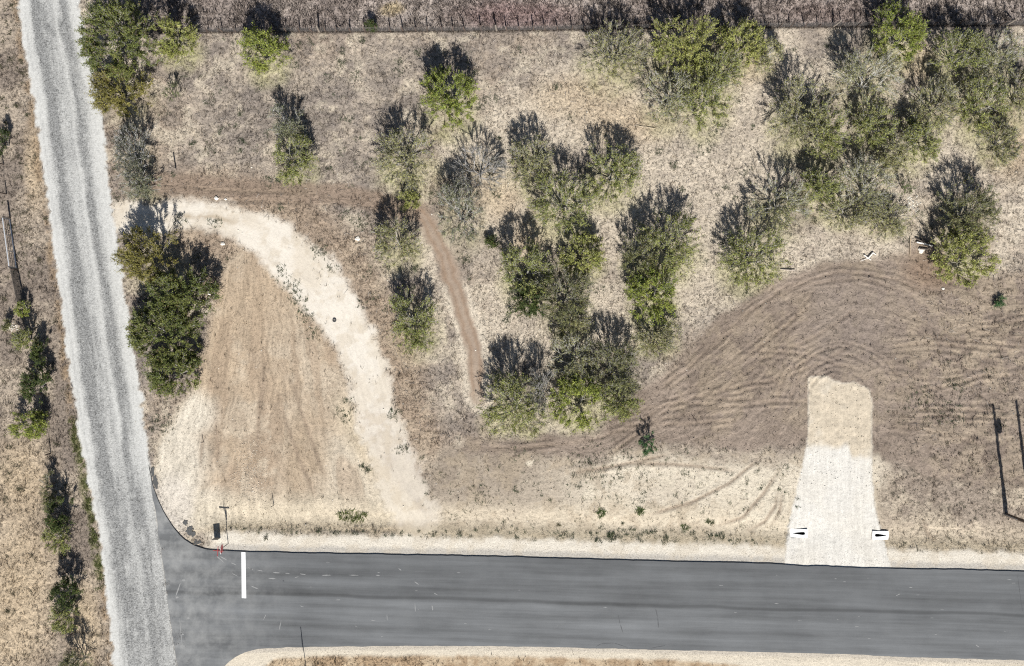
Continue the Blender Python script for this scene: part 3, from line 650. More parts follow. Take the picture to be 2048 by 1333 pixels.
# pale caliche track
fade = 1 - sst(760, 1000, Y) * 0.45 - 0.2 * sst(700, 800, Y) * sst(0.42, 0.6, f20)
trk = sst(13, -11, tr_d - tr_w + (f20 - 0.5) * 26 + (f60 - 0.5) * 20 + 8 * sst(980, 1060, Y)) * sst(210, 240, X)
put(trk * fade, alb(237, 226, 207)); put(trk * fade * sst(0.45, 0.62, f60) * 0.7, alb(224, 209, 184)); put(trk * sst(0.54, 0.66, f20) * 0.45, alb(212, 194, 165))
put(trk * 0.75 * np.exp(-((tr_d) / 6) ** 2) * sst(330, 360, X) * (1 - sst(440, 500, X)) * sst(0.35, 0.55, f20), alb(188, 166, 134))
GRASS *= 1 - trk * 0.97; put_mk(trk, 0.10, 0.09, 0.5); put_fl(trk, tr_u / PXM, tr_d / PXM, 0.16)
# gravel drive
drv, dsd = poly(X0 + (f9 - 0.5) * 7, Y0 + (f9 - 0.5) * 7, DRIVE, 2.5)
put(drv, alb(233, 227, 214)); put(drv * 0.9 * sst(9, -9, Y0 - 893 - 22 * sst(1696, 1704, X0) + (f20 - 0.5) * 16), alb(217, 198, 166))
put(drv * sst(0.5, 0.7, f60) * 0.4, alb(228, 219, 201))
GRASS *= 1 - drv; put_mk(drv, 0.16, 0.14, 0.8); put_fl(drv, Y0 / PXM, X0 / PXM, 0.28)
# verges of the asphalt
yN = np.interp(X0, ANx, ANy); dN = yN - Y0
inx = sst(400, 440, X0)
vn = inx * sst(46, 30, dN + (f20 - 0.5) * 16) * (dN > -40) * (1 - drv)
put(vn, alb(232, 221, 200)); put(vn * sst(18, 8, dN + (f20 - 0.5) * 10), alb(196, 188, 174)); put(vn * sst(0.5, 0.62, f20) * 0.3, alb(200, 182, 152))
GRASS *= 1 - vn; put_mk(vn, 0.14, 0.26, 0.7); put_fl(vn, X0 / PXM, Y0 / PXM, 0.14)
vb = inx * sst(70, 45, dN) * (1 - vn) * (dN > 0) * (1 - drv)
put(vb * 0.6, alb(212, 192, 154))
yS = np.interp(X0, ASx, ASy); dS = Y0 - yS
vs = (X0 > 430) * sst(-60, -50, dS)
put(vs, alb(206, 180, 142)); put(vs * sst(0.42, 0.6, f20), alb(180, 150, 112))
vs2 = vs * sst(26, 16, dS + (f20 - 0.5) * 8 - 60 * sst(560, 470, X0) - 14 * ell(X0, Y0, 1640, 1325, 180, 40))
put(vs2, alb(226, 212, 186)); put(vs2 * sst(12, 5, dS), alb(206, 194, 174)); GRASS *= 1 - vs2
put_mk(vs2, 0.14, 0.24, 0.7)
apr = ell(X, Y, 345, 1010, 40, 60, 0.4) * (X0 > 300)
put(apr * 0.8, alb(224, 212, 194)); GRASS *= 1 - apr
# gravel road: white edges, grey wheel tracks
tt = (X0 - xl) / np.maximum(xr - xl, 1)
edge = (f20 - 0.5) * 0.15 + (f9 - 0.5) * 0.06
road = sst(-0.02, 0.02, tt + edge) * sst(1.02, 0.98, tt + edge * (1 - sst(900, 940, Y0)))
put(road, alb(216, 215, 208))
tj = tt + (f60 - 0.5) * 0.09
lowr = sst(880, 1080, Y0)
g = 0.85 * np.exp(-((tj - 0.29) / 0.085) ** 2) + 0.62 * np.exp(-((tj - 0.69) / 0.07) ** 2) + 0.42 * sst(0.12, 0.22, tj) * sst(0.88, 0.76, tj)
g -= 0.35 * np.exp(-((tj - 0.585) / 0.03) ** 2)
g = g * (1 - lowr) + lowr * sst(0.08, 0.2, tj) * (0.62 + 0.25 * np.exp(-((tj - 0.3) / 0.12) ** 2) + 0.15 * np.exp(-((tj - 0.75) / 0.1) ** 2))
g = 0.10 * sst(0.02, 0.08, tj) * sst(0.98, 0.92, tj) + g * (0.6 + 0.8 * vnoise(tt * 24 + 3, Y0 / 60, 5)) * (0.65 + 0.7 * vnoise(tt * 9, Y0 / 130, 6))
g = np.clip(g * (0.6 + 0.8 * f60) * (0.6 + 0.8 * f9), 0, 1)
put(road * g, alb(150, 150, 147))
put(road * 0.35 * np.exp(-((tt - 0.075) / 0.012) ** 2) * sst(0.4, 0.6, f60), alb(150, 150, 148))
GRASS *= 1 - sst(-0.03, 0.01, tt + edge) * sst(1.03, 0.99, tt + edge)
MK = MK * (1 - road[..., None]) + road[..., None] * np.stack([0.16 + 0.25 * g, 0.14 + 0.58 * g, 0.5 + 0 * g], -1)
put_fl(road, Y0 / PXM, tt * 4.7, 0.16)
C = np.clip(C, 0.01, 0.9)

# heights
Z += 0.05 * (f60 - 0.5) + GRASS * 0.16 * (f20 - 0.5) + (0.05 * GRASS + 0.02) * (f9 - 0.5) * 1.6
Z += lot * 0.045 * sst(0.36, 0.62, f60) * (vnoise(FL[..., 0] * 0.5, FL[..., 1] * 2.6, 7) - 0.5) + lot * 0.09 * (f9 - 0.5)
Z += -0.16 * north                                                    # the field beyond the fence lies lower
ditch = np.exp(-((dN - 66) / 22) ** 2) * inx
Z += -0.22 * ditch * (1 - drv * 0.8)
Z *= 1 - 0.85 * road
Z *= 1 - 0.7 * trk
Z *= 1 - 0.8 * vn
farz = np.maximum(np.abs(GX) / 40.0, np.abs(GY) / 27.0)
# under the asphalt the ground drops out of the way
apoly = AN + AS
_m, asd = poly(X0, Y0, apoly, 1.0)
near = sst(-14, 2, asd)
Z = Z * (1 - near) + 0.0 * near
Z = np.where(asd > 4, -0.12, Z)
for cx_, cy_ in ((1598, 1067), (1761, 1071)): Z = np.where((np.abs(X0 - cx_) < 14.5) & (np.abs(Y0 - cy_) < 6.5), -0.75, Z)

iy0 = int(np.argmin(np.abs(gy + 26.64))); ix0 = int(np.argmin(np.abs(gx + 40.2)))
NXF = int(round(80.4 / STEP)) + 1; NYF = int(round(53.28 / STEP)) + 1
def gidx(x, y):
    i = np.clip(np.rint((np.asarray(x, float) + 40.2) / STEP).astype(int), 0, NXF - 1) + ix0
    j = np.clip(np.rint((np.asarray(y, float) + 26.64) / STEP).astype(int), 0, NYF - 1) + iy0
    return i, j
def gz(x, y):
    i, j = gidx(x, y); return Z[i, j]

# ---- cut the sheet into its named pieces: every face belongs to exactly one
nx, ny = GX.shape
idx = np.arange(nx * ny).reshape(nx, ny)
quads = np.stack([idx[:-1, :-1], idx[1:, :-1], idx[1:, 1:], idx[:-1, 1:]], -1).reshape(-1, 4)
def fc(a_): return 0.25 * (a_[:-1, :-1] + a_[1:, :-1] + a_[1:, 1:] + a_[:-1, 1:]).ravel()
cls = np.zeros(len(quads), int)
cls[fc(lot) > 0.5] = 1
cls[(fc(path) > 0.5) & (fc(lot) < 0.5)] = 2
cls[fc(trk * (Y < 1000)) > 0.5] = 3
cls[fc(drv) > 0.5] = 4
cls[fc(road) > 0.5] = 5
PV = np.stack([GX, GY, Z], -1).reshape(-1, 3); PC = C.reshape(-1, 3); PF = FL.reshape(-1, 3); PM = MK.reshape(-1, 3)
for k, (nm, lb, ct) in enumerate([('ground', 'dry tan grassland and bare soil around the roads and trees', 'ground'),
                                  ('dirt_lot', 'brown ploughed earth with curving tyre tracks', 'terrain'),
                                  ('dirt_path', 'narrow brown dirt path curving between the trees', 'path'),
                                  ('gravel_track', 'pale curving gravel track from the gravel road', 'path'),
                                  ('gravel_driveway', 'wide white gravel driveway running up from the asphalt road', 'driveway'),
                                  ('gravel_road', 'white gravel road with grey wheel tracks along the left', 'road')]):
    q = quads[cls == k]
    u, inv = np.unique(q, return_inverse=True)
    me = fast_mesh(nm, PV[u], inv.reshape(-1, 4), PC[u], {'flow': PF[u], 'mask': PM[u]}, smooth=True)
    struct(link(nm, me, M_EARTH), lb, ct)

# ------------------------------------------------------------------ asphalt road: a raised slab with a slightly uneven edge
M_ASPHALT = asphalt_material()
def densify(pts, step=5.0, amp=0.75, seed=0):
    out = []
    for p, q in zip(pts[:-1], pts[1:]):
        L = math.hypot(q[0] - p[0], q[1] - p[1]); n = max(1, int(L / step)) if L < 1200 else 40
        for i in range(n):
            t = i / n; out.append((p[0] + (q[0] - p[0]) * t, p[1] + (q[1] - p[1]) * t))
    out.append(pts[-1])
    a_ = np.array(out); nz = (fbm(a_[:, 0], a_[:, 1], 24, 3, 61, 0.7) - 0.5) * 2 * amp * 2
    a_[:, 1] += nz
    return [tuple(p) for p in a_]
def smooth_curve(pts, it=2):
    for _ in range(it):
        o = [pts[0]]
        for p, q in zip(pts[:-1], pts[1:]):
            o += [(0.75 * p[0] + 0.25 * q[0], 0.75 * p[1] + 0.25 * q[1]), (0.25 * p[0] + 0.75 * q[0], 0.25 * p[1] + 0.75 * q[1])]
        o.append(pts[-1]); pts = o
    return pts
north_edge = densify(smooth_curve(AN)); south_edge = densify(smooth_curve(AS))
west_edge = densify([(418, 1480), (372, 1480), (356, 1340), (344, 1260), (334, 1180), (320, 1080), (308, 1000), (298, 930)], 7, 0.0)
we = np.array(west_edge); we[:, 0] += (fbm(we[:, 1], we[:, 0], 14, 3, 77) - 0.5) * 6
ring = north_edge[:-1] + south_edge[:-1] + [tuple(p) for p in we[:-1]]
rw = [(float(wx(x)), float(wy(y))) for x, y in ring]
ASZ = 0.095
bm = bmesh.new()
top = [bm.verts.new((x, y, ASZ)) for x, y in rw]
ftop = bm.faces.new(top)
bot = [bm.verts.new((x + 0.0, y, -0.25)) for x, y in rw]
for j in range(len(rw)):
    k = (j + 1) % len(rw); bm.faces.new((top[k], top[j], bot[j], bot[k]))
bmesh.ops.recalc_face_normals(bm, faces=bm.faces[:])
bmesh.ops.triangulate(bm, faces=[f for f in bm.faces if len(f.verts) > 4])
me = bpy.data.meshes.new('asphalt_road'); bm.to_mesh(me); bm.free()
asphalt = struct(link('asphalt_road', me, M_ASPHALT), 'dark grey asphalt road crossing the bottom of the picture', 'road')
M_PAINT = simple('road_paint', (0.60, 0.60, 0.59), 0.6, 0.22, 9.0)
b = BM()
b.prism([(float(wx(x)), float(wy(y))) for x, y in [(484.2, 1196), (493.2, 1196.5), (491.6, 1104.5), (483.4, 1104.2)]], ASZ + 0.001, ASZ + 0.006)
b.build('stop_line', M_PAINT, asphalt)
# pale tyre scuffs, hairline cracks and a thin dark line on the asphalt
M_SCUFF = simple('tyre_scuff', (0.19, 0.19, 0.185), 0.8, 0.35, 8.0)
M_DARK_LINE = simple('dark_crack_line', (0.045, 0.047, 0.05), 0.7, 0.2, 6.0)
def slivers(name, segs, mat, z, parent):
    bm_ = bmesh.new(); rng = np.random.default_rng(5)
    for (x0, y0, x1, y1, w) in segs:
        p = np.array([wx(x0), wy(y0)]); q = np.array([wx(x1), wy(y1)]); d = q - p; n = np.array([-d[1], d[0]]) / np.linalg.norm(d) * w / PXM / 2
        ts = np.linspace(0, 1, 7); lo = []; hi = []
        for t in ts:
            c = p + d * t; s_ = math.sin(math.pi * t) ** 0.5 * rng.uniform(0.5, 1.0) + 0.06
            hi.append(bm_.verts.new((*(c + n * s_), z))); lo.append(bm_.verts.new((*(c - n * s_), z)))
        for i in range(6): bm_.faces.new((lo[i], lo[i + 1], hi[i + 1], hi[i]))
    me_ = bpy.data.meshes.new(name); bm_.to_mesh(me_); bm_.free()
    return link(name, me_, mat, parent)
rng = np.random.default_rng(77)
sc = [(434, 1112, 450, 1126, 3.0), (440, 1112, 456, 1121, 2.6), (462, 1125, 474, 1130, 2), (496, 1134, 505, 1139, 2.2), (464, 1146, 477, 1153, 1.8), (503, 1172, 518, 1178, 2.6), (500, 1137, 508, 1140, 2), (515, 1140, 527, 1142, 2),
      (546, 1144.5, 561, 1146, 2.4), (570, 1146, 580, 1147, 1.6), (600, 1147.5, 612, 1149, 2), (537, 1156, 552, 1157.5, 2.6), (590, 1155, 598, 1153, 2), (644, 1150.5, 663, 1150, 2), (698, 1150, 718, 1150.5, 1.6), (752, 1150, 760, 1151, 2.2),
      (797, 1136, 803, 1141, 2), (829, 1163, 838, 1169, 2.2), (868, 1186, 876, 1190, 2), (830, 1205, 831, 1224, 1.8), (864, 1210, 866, 1221, 2.2), (774, 1228, 775, 1241, 1.4), (563, 1240, 559, 1260, 1.8), (533, 1228, 527, 1240, 1.6),
      (600, 1211, 608, 1214, 1.8), (742, 1240, 752, 1241, 2), (976, 1258, 984, 1258, 1.6), (672, 1199.5, 681, 1199.3, 1.8), (1950, 1289, 1957, 1294, 2.6), (1790, 1192, 1800, 1187, 2), (1817, 1174, 1824, 1175, 2),
      (352, 1193, 362, 1165, 3), (364, 1160, 372, 1160, 4), (360, 1235, 366, 1300, 2.2), (352, 1195, 358, 1194, 5), (361, 1267, 369, 1269, 3.5), (374, 1236, 381, 1236, 4)]
for _ in range(34):
    x = rng.uniform(520, 2040); y = np.interp(x, ANx, ANy) + rng.uniform(12, 165); l = rng.uniform(2, 10)
    sc.append((x, y, x + l, y + rng.uniform(-0.5, 0.8), rng.uniform(0.8, 1.5)))
slivers('scuff_marks', sc, M_SCUFF, ASZ + 0.004, asphalt)
dark_lines = [(1236, 1230, 1240, 1248, 2.2), (1240, 1248, 1246, 1266, 1.8), (1311, 1217, 1315, 1236, 2.2), (1315, 1236, 1317, 1256, 2.4), (1192, 1293, 1203, 1287, 1.0), (1203, 1287, 1228, 1286, 1.0), (1228, 1286, 1256, 1295, 1.0), (1302, 1296, 1330, 1291, 1.0),
       (2034, 1151, 2039, 1190, 1.1), (2039, 1190, 2044, 1222, 1.1), (566, 1161, 569, 1163, 3), (1976, 1228, 1977, 1229, 1.5)]  # starts with a thin dark line near the right end
slivers('crack_and_line_marks', dark_lines, M_DARK_LINE, ASZ + 0.008, asphalt)
# black asphalt spilled off the edge at the corner
b = BM(); rng = np.random.default_rng(8)
for (cx, cy, rx_, ry_) in [(379, 1061, 8, 10), (386, 1068, 6, 7), (395, 1084, 8, 7), (371, 1046, 5, 6), (311, 965, 6, 14), (306, 945, 4, 12)]:
    pts = []
    for j in range(26):
        t = 2 * math.pi * j / 26; k = rng.uniform(0.55, 1.2)
        pts.append((float(wx(cx + rx_ * k * math.cos(t))), float(wy(cy - ry_ * k * math.sin(t)))))
    z = float(gz(wx(cx), wy(cy)))
    b.prism(pts, z - 0.1, max(z, 0.0) + 0.022 + rng.uniform(0, 0.01))
b.build('spilled_asphalt', simple('spilled_asphalt', (0.06, 0.06, 0.058), 0.85, 0.5, 7.0, bump=0.4), asphalt)

# ------------------------------------------------------------------ trees
KIND = {   # leaf colour, leaf colour 2, bark, targets, sprigs, leaves per sprig, leaf size
 'dense':     ((0.075, 0.095, 0.032), (0.150, 0.160, 0.050), (0.24, 0.23, 0.21), 300, 9, 6.5, 0.15),
 'evergreen': ((0.030, 0.045, 0.020), (0.090, 0.112, 0.036), (0.13, 0.12, 0.11), 180, 9, 6.5, 0.15),
 'juniper':   ((0.045, 0.090, 0.040), (0.080, 0.150, 0.060), (0.10, 0.09, 0.08), 110, 9, 8, 0.12),
 'green':     ((0.125, 0.158, 0.036), (0.235, 0.255, 0.062), (0.20, 0.19, 0.16), 240, 10, 4.8, 0.145),
 'yellow':    ((0.160, 0.180, 0.050), (0.270, 0.272, 0.090), (0.24, 0.22, 0.17), 240, 10, 4.4, 0.145),
 'leafy':     ((0.140, 0.158, 0.050), (0.240, 0.248, 0.085), (0.25, 0.24, 0.21), 240, 11, 3.2, 0.13),
 'mesq':      ((0.165, 0.168, 0.075), (0.260, 0.252, 0.112), (0.26, 0.245, 0.22), 235, 11, 2.5, 0.125),
 'white':     ((0.160, 0.165, 0.078), (0.245, 0.240, 0.110), (0.35, 0.34, 0.31), 230, 11, 2.1, 0.12),
 'grey':      ((0.125, 0.135, 0.082), (0.200, 0.202, 0.115), (0.29, 0.28, 0.265), 230, 11, 2.2, 0.12),
 'dim':       ((0.105, 0.112, 0.050), (0.175, 0.175, 0.078), (0.20, 0.19, 0.165), 240, 11, 2.9, 0.125),
 'olive':     ((0.130, 0.122, 0.036), (0.200, 0.178, 0.055), (0.22, 0.20, 0.16), 260, 9, 5, 0.14),
 'bare':      ((0.110, 0.110, 0.080), (0.160, 0.160, 0.110), (0.26, 0.25, 0.24), 240, 11, 0.6, 0.11),
 'ash':       ((0.070, 0.075, 0.050), (0.120, 0.122, 0.080), (0.34, 0.33, 0.32), 250, 11, 2.4, 0.12),
 'sapling':   ((0.100, 0.130, 0.055), (0.150, 0.180, 0.075), (0.12, 0.10, 0.08), 130, 9, 2.5, 0.11),
}
def make_tree(t, seed):
    cx, cy, rxp, ryp, h, kind, name, label = t
    lc1, lc2, bk, nt_, nsp, lps, ls = KIND[kind]
    rng = np.random.default_rng(seed)
    bx, by, ln = tree_base(t)
    x0, y0 = float(wx(bx)), float(wy(by))
    rx, ry = rxp / PXM * 0.98, ryp / PXM * 0.98
    size = math.sqrt(rx * ry)
    n = int(nt_ * np.clip(size / 2.1, 0.25, 1.5))
    lean = np.array([-0.25 * ln / PXM, ln / PXM])
    # clumps give the crown its uneven outline and its gaps
    K = max(5, int(rng.integers(11, 17) * min(1.0, size / 1.6)))
    az = rng.uniform(0, 2 * math.pi, K) + np.arange(K) * 2.4; rad = np.sqrt(rng.uniform(0.05, 1, K)) * rng.uniform(0.72, 1.0, K)
    cc = np.stack([np.cos(az) * rad, np.sin(az) * rad], 1)
    which = rng.integers(0, K, n)
    xy = cc[which] + rng.normal(0, 0.17, (n, 2))
    free = rng.random(n) < 0.22
    xy[free] = rng.uniform(-0.95, 0.95, (free.sum(), 2))
    s = np.hypot(xy[:, 0], xy[:, 1]); over = s > 1.08
    xy[over] *= (1.08 / s[over] * rng.uniform(0.8, 1, over.sum()))[:, None]; s = np.minimum(s, 1.0)
    ztop = h * (0.42 + 0.58 * np.sqrt(1 - s * s * 0.92))
    zz = ztop - (ztop - 0.18 * h) * rng.random(n) ** (1.9 if kind not in ('dense', 'evergreen', 'juniper') else 1.3) * 0.85
    T = np.stack([xy[:, 0] * rx + lean[0], xy[:, 1] * ry + lean[1], zz], 1)
    order = np.argsort(np.linalg.norm(T, axis=1)); T = T[order]
    # grow: every target joins the nearest limb
    maxn = n * 7 + 60
    P = np.zeros((maxn, 3)); par = np.full(maxn, -1); plen = np.zeros(maxn); cnt = 1
    nst = int(rng.integers(2, 5)); a0 = rng.uniform(0, 6.28)
    P[0] = (0, 0, -0.15)
    for i in range(nst):
        a_ = a0 + 6.28 * i / nst + rng.normal(0, 0.3); p_ = 0
        for j in range(3):
            L = h * 0.13
            st_ = np.array([math.cos(a_) * (0.35 + 0.2 * j), math.sin(a_) * (0.35 + 0.2 * j), 1.0]); st_ /= np.linalg.norm(st_)
            P[cnt] = P[p_] + st_ * L + (np.array([lean[0], lean[1], 0]) * 0.08) + (0.15 * (j == 0)) * np.array([0, 0, 1]); par[cnt] = p_; plen[cnt] = plen[p_] + L; p_ = cnt; cnt += 1
    ends = []
    for q in T:
        d = P[:cnt] - q
        dist = np.sqrt((d * d).sum(1)); cost = dist + 0.72 * plen[:cnt] + 0.9 * np.maximum(P[:cnt, 2] - q[2], 0)
        cost[0] += 9
        k = int(np.argmin(cost)); L = dist[k]
        m = max(1, min(4, int(L / 0.45)))
        prev = k; s0 = P[k].copy()
        for j in range(1, m + 1):
            f = j / m
            pt = s0 + (q - s0) * f
            pt[2] -= 0.05 * L * math.sin(math.pi * f)
            if j < m: pt += rng.normal(0, 0.022 + 0.012 * L, 3)
            P[cnt] = pt; par[cnt] = prev; plen[cnt] = plen[prev] + L / m; prev = cnt; cnt += 1
            if cnt >= maxn - 2: break
        ends.append(prev)
        if cnt >= maxn - 8: break
    P = P[:cnt]; par = par[:cnt]
    w = np.zeros(cnt); w[ends] = 1
    for i in range(cnt - 1, 0, -1): w[par[i]] += w[i]
    r = np.clip(0.0075 * np.maximum(w, 1) ** 0.46, 0.0, 0.12)
    ch = np.arange(1, cnt); pa = par[1:]
    rp = np.minimum(r[pa], r[ch] * 1.35)
    thick = r[ch] > 0.028
    V1, F1 = tubes(P[pa][thick], P[ch][thick], rp[thick], r[ch][thick], 5)
    V2, F2 = tubes(P[pa][~thick], P[ch][~thick], rp[~thick], r[ch][~thick], 3)
    # sprigs: fine twigs beyond each end
    E = P[ends]; D = E - P[par[ends]]; D /= np.maximum(np.linalg.norm(D, axis=1, keepdims=True), 1e-6)
    D0 = D.copy(); E = np.repeat(E, nsp, 0); D = np.repeat(D, nsp, 0)
    out = E - np.array([lean[0] * 0.5, lean[1] * 0.5, 0.1 * h]); out /= np.maximum(np.linalg.norm(out, axis=1, keepdims=True), 1e-6)
    D = D * 0.8 + out * 0.6 + rng.normal(0, 0.34, D.shape) + np.array([0, 0, 0.25]); D /= np.linalg.norm(D, axis=1, keepdims=True)
    E = E - np.repeat(D0, nsp, 0) * (rng.random((len(E), 1)) * 0.45 * size / 2)
    sl = rng.uniform(0.20, 0.58, len(E)) * min(1.0, 0.35 + size / 2.2)
    E2 = E + D * sl[:, None]
    q3 = np.cross(D, rng.normal(0, 1, D.shape)); q3 /= np.maximum(np.linalg.norm(q3, axis=1, keepdims=True), 1e-6); q3 *= 0.009
    V3 = np.stack([E - q3, E + q3, E2 + q3 * 0.6, E2 - q3 * 0.6], 1).reshape(-1, 3); F3 = np.arange(len(V3)).reshape(-1, 4)
    V = np.concatenate([V1, V2, V3]); F = np.concatenate([F1, F2 + len(V1), F3 + len(V1) + len(V2)])
    bc = np.tile(np.array(bk), (len(V), 1)); bc *= np.where(np.arange(len(V)) < len(V1), 0.8, 1.0)[:, None]
    root = empty(name, (x0, y0, float(gz(x0, y0))), label, 'shrub' if name == 'shrub' else ('sapling' if name == 'sapling' else 'tree'),
                 'trees and shrubs of the thicket' )
    link('trunk', fast_mesh('trunk', V, F, bc), M_BARK, root)
    # leaves along the sprigs
    tot = int(len(E) * lps)
    si = rng.integers(0, len(E), tot); f = rng.random(tot) ** 0.7
    base = E[si] + D[si] * (sl[si] * f)[:, None] + rng.normal(0, 0.045, (tot, 3))
    d1 = D[si] * 0.6 + rng.normal(0, 0.75, (tot, 3)); d1 /= np.linalg.norm(d1, axis=1, keepdims=True)
    nn = rng.normal(0, 0.7, (tot, 3)) + np.array([0, 0, 0.9]); d2 = np.cross(d1, nn); d2 /= np.maximum(np.linalg.norm(d2, axis=1, keepdims=True), 1e-6)
    L = ls * rng.uniform(0.55, 1.25, tot) * min(1.0, 0.5 + size / 3)
    wd = L * rng.uniform(0.28, 0.5, tot)
    A = base; B = base + d1 * (L * 0.5)[:, None] + d2 * wd[:, None] * 0.6; Cc = base + d1 * L[:, None]; Dd = base + d1 * (L * 0.5)[:, None] - d2 * wd[:, None] * 0.6
    LV = np.stack([A + d2 * wd[:, None] * 0.5, Cc, A - d2 * wd[:, None] * 0.5], 1).reshape(-1, 3); LF = np.arange(3 * tot).reshape(-1, 3)
    tone = rng.random(K)                                       # each clump its own tone
    ew = np.repeat(which[order][:len(ends)], nsp)
    mixv = np.clip(0.6 * tone[ew[si]] + 0.5 * rng.random(tot) - 0.05, 0, 1)[:, None]
    c = np.array(lc1) * (1 - mixv) + np.array(lc2) * mixv
    c *= rng.uniform(0.95, 1.75, (tot, 1))
    dry = rng.random(tot) < 0.06; c[dry] = np.array([0.20, 0.15, 0.08])
    link('crown', fast_mesh('crown', LV, LF, np.repeat(c, 3, 0)), M_LEAF, root)
for i, t in enumerate(TREES): make_tree(t, 300 + i)

# ------------------------------------------------------------------ ground cover: dry grass tufts, green weeds, loose stones
def tufts(xy, hgt, col, nb, seed, splay=0.8, wid=0.16):
    rng = np.random.default_rng(seed); n = len(xy)
    i, j = gidx(xy[:, 0], xy[:, 1])
    z = Z[i, j] - 0.01
    base = np.stack([xy[:, 0], xy[:, 1], z], 1)
    B = np.repeat(base, nb, 0); H = np.repeat(hgt, nb); Cc = np.repeat(col, nb, 0); m = n * nb
    az = rng.uniform(0, 2 * math.pi, m); lean = rng.uniform(0.15, 1.0, m) * splay
    d = np.stack([np.cos(az) * lean, np.sin(az) * lean, np.ones(m)], 1); d /= np.linalg.norm(d, axis=1, keepdims=True)
    L = H * rng.uniform(0.6, 1.2, m)
    side = np.stack([-np.sin(az), np.cos(az), np.zeros(m)], 1) * (L * wid * rng.uniform(0.6, 1.2, m))[:, None]
    off = np.stack([rng.normal(0, 0.045, m), rng.normal(0, 0.045, m), np.zeros(m)], 1)
    p = B + off
    mid = p + d * (L * 0.55)[:, None]
    tip = p + d * L[:, None] + np.stack([np.cos(az), np.sin(az), -0.5 * np.ones(m)], 1) * (0.25 * L * lean)[:, None]
    V = np.stack([p - side * 0.5, p + side * 0.5, tip], 1).reshape(-1, 3)
    F = np.arange(3 * m).reshape(-1, 3)
    Cv = np.repeat(np.clip(Cc * rng.uniform(0.7, 1.3, (m, 1)), 0.01, 0.9), 3, 0)
    return V, F, Cv
rng = np.random.default_rng(12)
n = 210000
xy = np.stack([rng.uniform(-39.9, 39.9, n), rng.uniform(-26.3, 26.3, n)], 1)
i, j = gidx(xy[:, 0], xy[:, 1])
px = xy[:, 0] * PXM + CX; py = CY - xy[:, 1] * PXM
patch = fbm(px, py, 26, 3, 91, 0.7)
dens = GRASS[i, j] * (0.18 + 0.9 * sst(0.42, 0.62, patch)) * 0.62
dens += 0.35 * north[i, j]
keep = (rng.random(n) < dens) & (asd[i, j] < -3)
xy = xy[keep]; i = i[keep]; j = j[keep]
colg = C[i, j] * (0.62 + 0.5 * rng.random((len(xy), 1)))
hg = rng.uniform(0.09, 0.24, len(xy)) * (1 + 0.7 * north[i, j])
V, F, Cv = tufts(xy, hg, colg, 5, 13, 0.8, 0.2)
g_o = link('dry_grass', fast_mesh('dry_grass', V, F, Cv), M_LEAF)
tag(g_o, 'dry tan grass tufts spread over the open ground', 'grass', kind='stuff')
# denser ragged grass left standing along the foot of the fence
n = 3200
fx = rng.uniform(-26, 39.5, n); fyy = np.interp(fx * PXM + CX, FENCE[:, 0], FENCE[:, 1])
xy = np.stack([fx, wy(fyy) + rng.normal(-0.02, 0.05, n)], 1)
V, F, Cv = tufts(xy, rng.uniform(0.10, 0.26, n), np.tile(alb(120, 106, 94), (n, 1)) * rng.uniform(0.5, 1.4, (n, 1)), 4, 14)
g_o = link('fence_grass', fast_mesh('fence_grass', V, F, Cv), M_LEAF)
tag(g_o, 'ragged grey grass standing along the foot of the wire fence', 'grass', kind='stuff')
# weeds: grey-green patches in the grass, dots along the verge, greener strip by the gravel road
pts = []; cols = []; hs = []
def weedpatch(px_, py_, r, cnt, col, h):
    a_ = rng.uniform(0, 6.28, cnt); q = 1.6 * r * rng.random(cnt) ** 0.7
    pts.append(np.stack([wx(px_ + q * np.cos(a_)), wy(py_ + q * np.sin(a_) * 0.8)], 1)); cols.append(np.tile(col, (cnt, 1)) * rng.uniform(0.7, 1.25, (cnt, 1))); hs.append(rng.uniform(0.6, 1.2, cnt) * h)
GW = np.array([0.085, 0.10, 0.060]); GW2 = np.array([0.12, 0.135, 0.05])
for _ in range(170):
    x = rng.uniform(230, 1500); y = rng.uniform(80, 620)
    ii, jj = gidx(wx(x), wy(y))
    if GRASS[ii, jj] < 0.35: continue
    weedpatch(x, y, rng.uniform(4, 12), int(rng.integers(5, 22)), GW, 0.16)
for _ in range(60):
    x = rng.uniform(1400, 2040); y = rng.uniform(80, 480)
    weedpatch(x, y, rng.uniform(4, 10), int(rng.integers(4, 14)), GW, 0.15)
for _ in range(120):
    x = rng.uniform(830, 1600); y = rng.uniform(895, 1075)
    weedpatch(x, y, rng.uniform(2, 9), int(rng.integers(2, 10)), GW * 1.1, 0.13)
for _ in range(70):
    x = rng.uniform(440, 1560); y = np.interp(x, ANx, ANy) - rng.uniform(34, 52)
    weedpatch(x, y, rng.uniform(1.5, 5), int(rng.integers(3, 9)), GW, 0.13)
for _ in range(60):
    x = rng.uniform(1180, 1480); y = np.interp(x, ANx, ANy) - rng.uniform(36, 62)
    weedpatch(x, y, rng.uniform(2, 6), int(rng.integers(3, 9)), GW, 0.13)
for _ in range(150):
    x = rng.uniform(1760, 2045); y = rng.uniform(700, 1105)
    weedpatch(x, y, rng.uniform(2, 9), int(rng.integers(2, 9)), np.array([0.10, 0.10, 0.07]), 0.12)
for _ in range(80):
    y = rng.uniform(840, 1180); x = np.interp(y, RL[:, 1], RL[:, 0]) - rng.uniform(4, 16)
    weedpatch(x, y, rng.uniform(3, 7), int(rng.integers(4, 12)), GW2, 0.16)
for _ in range(110):
    y = rng.uniform(0, 1330); x = rng.uniform(0, np.interp(y, RL[:, 1], RL[:, 0]) - 6)
    weedpatch(x, y, rng.uniform(3, 10), int(rng.integers(3, 14)), np.array([0.10, 0.095, 0.06]), 0.17)
